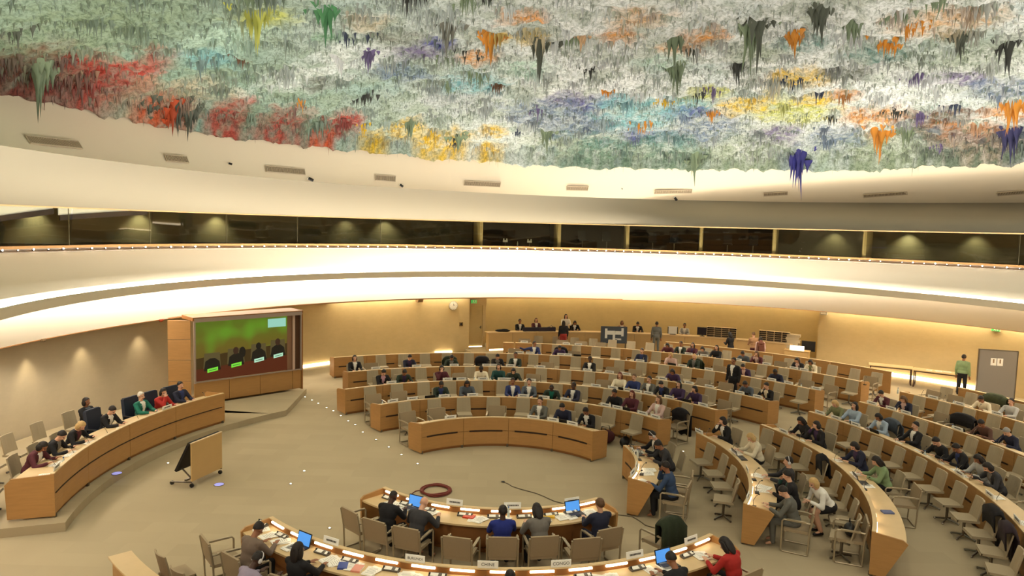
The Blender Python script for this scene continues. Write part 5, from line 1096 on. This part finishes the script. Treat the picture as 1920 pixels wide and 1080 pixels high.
# local x along the face, +y into the housing
mb=MB()
for i,(x0,x1) in enumerate(((0,1.18),(1.2,2.3),(2.32,3.55),(3.57,Ls))): mb.box(((x0+x1)/2,.03,.37),(x1-x0,.06,.70))
mb.build('lower_panel',WOOD,t)
mb=MB(); 
for z0,z1 in ((.03,.78),(.80,1.5),(1.52,2.2),(2.22,2.86)): mb.box((-.36,.31,(z0+z1)/2),(.05,.62,z1-z0) if False else (.72,.05,z1-z0),rz=-.62)
mb.build('side_panel',WOOD,t)
mb=MB(); mb.box((Ls/2,.5,.03),(Ls,.9,.06)); mb.box((Ls/2,.45,2.90),(Ls+.1,1.0,.12)); mb.box((Ls+.02,.4,1.4),(.05,.9,2.85)); mb.build('carcass',WOODD,t)
SILV=mat('silver_frame',srgb(176,158,146),.4,.3)
mb=MB(); mb.box((.02,-.01,1.76),(.05,.08,2.12)); mb.box((Ls-.02,-.01,1.76),(.05,.08,2.12)); mb.box((Ls/2,-.02,2.86),(Ls,.10,.13)); mb.box((Ls/2,-.01,.735),(Ls,.08,.03)); mb.build('frame',SILV,t)
mb=MB(); mb.box((3.5,.1,1.77),(.3,.02,2.08)); mb.build('inner_reveal',mat('mauve_reveal',srgb(150,112,86),.6),t); mb=MB(); mb.box((3.62,.02,1.77),(.09,.03,2.08)); mb.build('inner_post',mat('pale_post',srgb(206,176,156),.5),t)
mb=MB(); mb.box((3.78,.1,1.77),(.2,.1,2.08)); mb.build('dark_return',mat('reveal_dark',srgb(84,54,30),.7),t)
# screen picture built as flat coloured shapes
SX0,SX1,SZ0,SZ1=.05,3.36,.76,2.78
def screenmat():
    m=bpy.data.materials.new('screen_green'); m.use_nodes=True; nt=m.node_tree; b=nt.nodes['Principled BSDF']; b.inputs['Base Color'].default_value=(.01,.01,.01,1); b.inputs['Roughness'].default_value=.3
    tc=nt.nodes.new('ShaderNodeTexCoord'); sx=nt.nodes.new('ShaderNodeSeparateXYZ'); mr=nt.nodes.new('ShaderNodeMapRange'); mr.inputs[1].default_value=1.2; mr.inputs[2].default_value=2.7
    cr=nt.nodes.new('ShaderNodeValToRGB'); cr.color_ramp.elements[0].color=srgb(112,86,34)+(1,); cr.color_ramp.elements[1].color=srgb(96,116,30)+(1,); e=cr.color_ramp.elements.new(.5); e.color=srgb(110,100,30)+(1,)
    n=nt.nodes.new('ShaderNodeTexNoise'); n.inputs['Scale'].default_value=1.1; n.inputs['Detail'].default_value=1; mx=nt.nodes.new('ShaderNodeMix'); mx.data_type='RGBA'; mx.inputs[7].default_value=srgb(104,150,36)+(1,); c2=nt.nodes.new('ShaderNodeMapRange'); c2.inputs[1].default_value=.5; c2.inputs[2].default_value=.7
    nt.links.new(tc.outputs['Object'],sx.inputs[0]); nt.links.new(sx.outputs[2],mr.inputs[0]); nt.links.new(mr.outputs[0],cr.inputs[0]); nt.links.new(tc.outputs['Object'],n.inputs[0]); nt.links.new(n.outputs[0],c2.inputs[0]); nt.links.new(c2.outputs[0],mx.inputs[0]); nt.links.new(cr.outputs[0],mx.inputs[6]); nt.links.new(mx.outputs[2],b.inputs['Emission Color']); b.inputs['Emission Strength'].default_value=.8; return m
mb=MB(); mb.box(((SX0+SX1)/2,.05,(SZ0+SZ1)/2),(SX1-SX0,.03,SZ1-SZ0)); scr=mb.build('screen',screenmat(),t)
def em(n,c,e=.8): 
    m=mat(n,(0,0,0),.4); b=m.node_tree.nodes['Principled BSDF']; b.inputs['Emission Color'].default_value=srgb(*c)+(1,); b.inputs['Emission Strength'].default_value=e; return m
def spoly(name,pts,m,y=.030):
    mb=MB(); n=len(pts); mb.add([(x,y,z) for x,z in pts],[tuple(range(n))]); return mb.build(name,m,scr)
def blob(cx,cz,rx,rz_,n=14): return [(cx+rx*math.cos(2*math.pi*i/n),cz+rz_*math.sin(2*math.pi*i/n)) for i in range(n)]
def sp(u,v): # picture fractions -> local coords
    return (SX0+(SX1-SX0)*u,SZ1-(SZ1-SZ0)*v)
DARK=em('screen_dark',(34,30,22)); RED_=em('screen_red',(92,42,22)); SKIND=em('screen_skin',(66,44,30)); CH=em('screen_chair',(96,84,50)); LAB=em('screen_label',(120,220,60),1.0); LAB2=em('screen_label_pale',(176,224,190),1.0); BOX=em('screen_box',(150,206,186),1.0)
spoly('desk_band',[sp(0,.80),sp(1,.72),sp(1,1),sp(0,1)],RED_,.032)
spoly('background_shade',[sp(0,.62),sp(.3,.56),sp(1,.50),sp(1,.73),sp(0,.81)],em('screen_shade',(70,52,24)),.0335)
spoly('logo_box',[sp(.775,.03),sp(.985,.03),sp(.985,.185),sp(.775,.185)],BOX,.028)
for i,(u,v,s) in enumerate(((.17,.60,1),(.42,.56,1.05),(.67,.52,1),(.89,.48,1))):
    spoly('chair_shape',[sp(u-.09*s,v+.2),sp(u-.08*s,v-.06),sp(u+.08*s,v-.06),sp(u+.09*s,v+.2)],CH,.031)
    x,z=sp(u,v+.11); spoly('speaker_body',[sp(u-.085,v+.24),sp(u-.07,v+.08),sp(u-.02,v+.03),sp(u+.03,v+.03),sp(u+.075,v+.09),sp(u+.09,v+.24)],DARK,.0295)
    if i: x,z=sp(u,v-.02); spoly('speaker_head',blob(x,z,.1,.13),SKIND if i!=2 else DARK,.029); 
    if i==1: spoly('speaker_hair',blob(*sp(u+.07,v+.02),.12,.2),DARK,.0285)
    spoly('name_label',[sp(u-.05,v+.21),sp(u+.06,v+.185),sp(u+.06,v+.25),sp(u-.05,v+.275)],LAB if i<2 else LAB2,.0275)
    spoly('label_lettering',[sp(u-.035,v+.235),sp(u+.045,v+.217),sp(u+.045,v+.228),sp(u-.035,v+.246)],em('screen_ink',(60,90,70)),.0265)
# ---------------------------------------------------------------- mobile screen cart seen from behind
t=empty('monitor_cart',(-7.42,16.95,0),1.28); tag(t,'wheeled wooden cart with a tilted flat screen facing the long side desk','cart')
mb=MB(); mb.box((0,0,.62),(1.06,.035,.92)); mb.build('back_panel',mat('cart_board',srgb(196,160,104),.5,noise_s=3,noise_a=.06),t); mb=MB(); mb.box((0,.0,1.09),(1.08,.05,.02)); mb.build('board_edge',WOODT,t)
mb=MB(); mb.box((-.0,.27,.72),(1.06,.06,.84),0,.50); mb.build('flat_screen',BLACK,t); mb=MB(); mb.box((-.0,.305,.735),(1.0,.01,.78),0,.50); mb.build('display',mat('dark_glass',srgb(40,36,44),.2),t)
mb=MB(); mb.box((0,.25,.13),(.9,.05,.04)); mb.tube([(-.4,.1,.17),(-.4,.42,.42)],.02); mb.tube([(.4,.1,.17),(.4,.42,.42)],.02); mb.tube([(-.53,.0,.14),(-.53,.62,.08)],.018); mb.tube([(.53,.0,.14),(.53,.62,.08)],.018); mb.build('undercarriage',CHROME,t)
for x in(-.5,.5):
    for y in(.02,.6): mb=MB(); mb.tube([(x-.02,y,.05),(x+.02,y,.05)],.05,12); mb.build('caster',BLACK,t)
# ---------------------------------------------------------------- floor lights, cables, coil
FL=proto('floor_light'); mb=MB(); mb.tube([(0,0,0),(0,0,.012)],.04,16); mb.build('ring',CHROME,FL,link=False); mb=MB(); mb.ell((0,0,.012),(.022,.022,.012),n=12,k=6); mb.build('lens',SMALLG,FL,link=False)
for i,(x,y) in enumerate(LIGHTS):
    line=i<13; place(FL,(x,y,.001),0,('small round floor light in the diagonal line, %s from the far end'%ordw(i+1)) if line else 'small round floor light set in the open carpet, %s of the scattered ones'%ordw(i-12),'floor light','floor lights')
BL=mat('projector_blue',srgb(150,150,220),.4,emit=.8)
for i,(x,y) in enumerate(BLUE):
    t=empty('floor_box_light',(x,y,.002 if i else .2)); tag(t,'bluish glowing floor box %s'%('at the foot of the long side desk' if i==0 else 'beside the wheeled cart'),'floor light'); mb=MB(); mb.tube([(0,0,0),(0,0,.01)],.11,20); mb.build('glass_disc',BL,t); mb=MB(); mb.tube([(0,0,0),(0,0,.014)],[.125,.115],20,cap=False); mb.build('rim',CHROME,t)
t=empty('coiled_cable',(-1.72,16.62,0)); tag(t,'dark red coiled cable lying on the carpet','cable'); mb=MB()
mb.tube([( (.34+.035*math.sin(k*.37))*math.cos(k*.26),(.34+.035*math.sin(k*.41))*math.sin(k*.26)*1.02,.02+.045*(k/170)+.006*math.sin(k)) for k in range(170)],.016,6); mb.build('coil',mat('dark_red_rubber',srgb(112,44,34),.6),t)
mb=MB(); mb.tube([(-.3,.1,.02),(-.5,-.05,.015),(-.62,-.4,.015)],.01,6); mb.build('loose_end',mat('dark_red_rubber',srgb(112,44,34)),t)
CBM=mat('grey_cable',srgb(92,80,62),.6); pts=[Vector((x,y,.012)) for x,y in CABLE]
t=empty('power_cable',pts[0]); tag(t,'thin grey cable running across the carpet to a small junction box','cable')
sm_=[]
for i in range(len(pts)-1):
    for s in range(4): sm_.append(pts[i].lerp(pts[i+1],s/4))
sm_.append(pts[-1]); mb=MB(); mb.tube([p+Vector((.02*math.sin(i*.9),.02*math.cos(i*.7),0)) for i,p in enumerate(sm_)],.011,6); mb.build('lead',CBM,t,at=pts[0])
mb=MB(); mb.box((pts[-1].x+.06,pts[-1].y,.025),(.22,.09,.05),-.2); mb.build('junction_box',mat('box_dark',srgb(60,50,38),.6),t,at=pts[0])
mb=MB(); mb.ell(pts[0]+Vector((0,0,.015)),(.05,.03,.015)); mb.build('plug',BLACK,t,at=pts[0])
# thin brass line on the platform carpet
# ---------------------------------------------------------------- lights
def area(name,loc,target,power,sx,sy,color=(1,.82,.58)):
    l=bpy.data.lights.new(name,'AREA'); l.energy=power; l.shape='RECTANGLE'; l.size=sx; l.size_y=sy; l.color=color; o=bpy.data.objects.new(name,l); COL.objects.link(o); o.location=loc; o.rotation_euler=(Vector(target)-Vector(loc)).to_track_quat('-Z','Y').to_euler(); return o
# added floating lamps without fixtures: dome uplights in place of the rail spots
for a in range(0,360,30):
    x=OX+10.5*math.cos(R_(a)); y=OY+10.5*math.sin(R_(a))
    if y<2: continue
    spot('added_dome_uplight',(x,y,5.6),(DC[0]+(x-DC[0])*.9,DC[1]+(y-DC[1])*.9,11.5),UPW,170,.25,(1,.97,.92),.5)
for a in range(0,360,30):  # downlights added below the dome to brighten the floor, no fixtures there
    for r_,wt in ((7.5,1),(12.5,.9)):
        x=OX+r_*math.cos(R_(a)); y=OY+r_*math.sin(R_(a))
        wt*=1.2 if x<4 else .85 if x<9 else .42
        if y<9: wt*=.6
        spot('added_downlight',(x,y,9.0),(x,y,0),DOW*wt,84,.9,(1,.88,.66),.5)
for x,y in ((-5,1.2),(-1.5,-.6),(3,-.8)):  # unseen fill lamps added near the camera to light the hall frontally
    spot('added_fill_spot',(x,y,7.4),(x*.5+2,19,1.5),FILLW,110,.7,(1,.88,.68),.3)
for x,y in ((-4,4),(5,2),(13,6)):  # more added fill, aimed across at the far fascia and upper band
    spot('added_fill_spot',(x,y,5.2),(x*.8+2,32,9.5),FILLW*.8,100,.8,(1,.9,.72),.4)
cy_=SC.cycles; cy_.use_adaptive_sampling=True; cy_.adaptive_threshold=.03; cy_.max_bounces=6; cy_.diffuse_bounces=3; cy_.glossy_bounces=2; cy_.transmission_bounces=2; cy_.transparent_max_bounces=6; cy_.caustics_reflective=False; cy_.caustics_refractive=False; cy_.sample_clamp_indirect=6
w=bpy.data.worlds.new('hall_ambient'); SC.world=w; w.use_nodes=True; w.node_tree.nodes['Background'].inputs[0].default_value=(1,.86,.68,1); w.node_tree.nodes['Background'].inputs[1].default_value=.25
# ---------------------------------------------------------------- camera
cam=bpy.data.cameras.new('camera'); co=bpy.data.objects.new('camera',cam); COL.objects.link(co); cam.sensor_width=36; cam.sensor_fit='HORIZONTAL'; cam.lens=36*1321.2/1920; cam.clip_end=200
pit,roll=.0851,-.0258
Rm=Matrix(((1,0,0),(0,math.sin(pit),-math.cos(pit)),(0,math.cos(pit),math.sin(pit))))  # columns set below
X=Vector((1,0,0)); F=Vector((0,math.cos(pit),-math.sin(pit))); U=X.cross(F)
c_,s_=math.cos(roll),math.sin(roll)
# image x axis and y(up) axis after roll
ix=X*c_-U*s_; iy=X*s_+U*c_
M=Matrix((ix,iy,-F)).transposed().to_4x4(); M.translation=Vector((0,0,6.425)); co.matrix_world=M
SC.camera=co
SC.view_settings.view_transform='Standard'; SC.view_settings.look='None'; SC.view_settings.exposure=0; SC.view_settings.gamma=1
for o in PROTOS:
    for ch in list(o.children): bpy.data.objects.remove(ch)
    bpy.data.objects.remove(o)
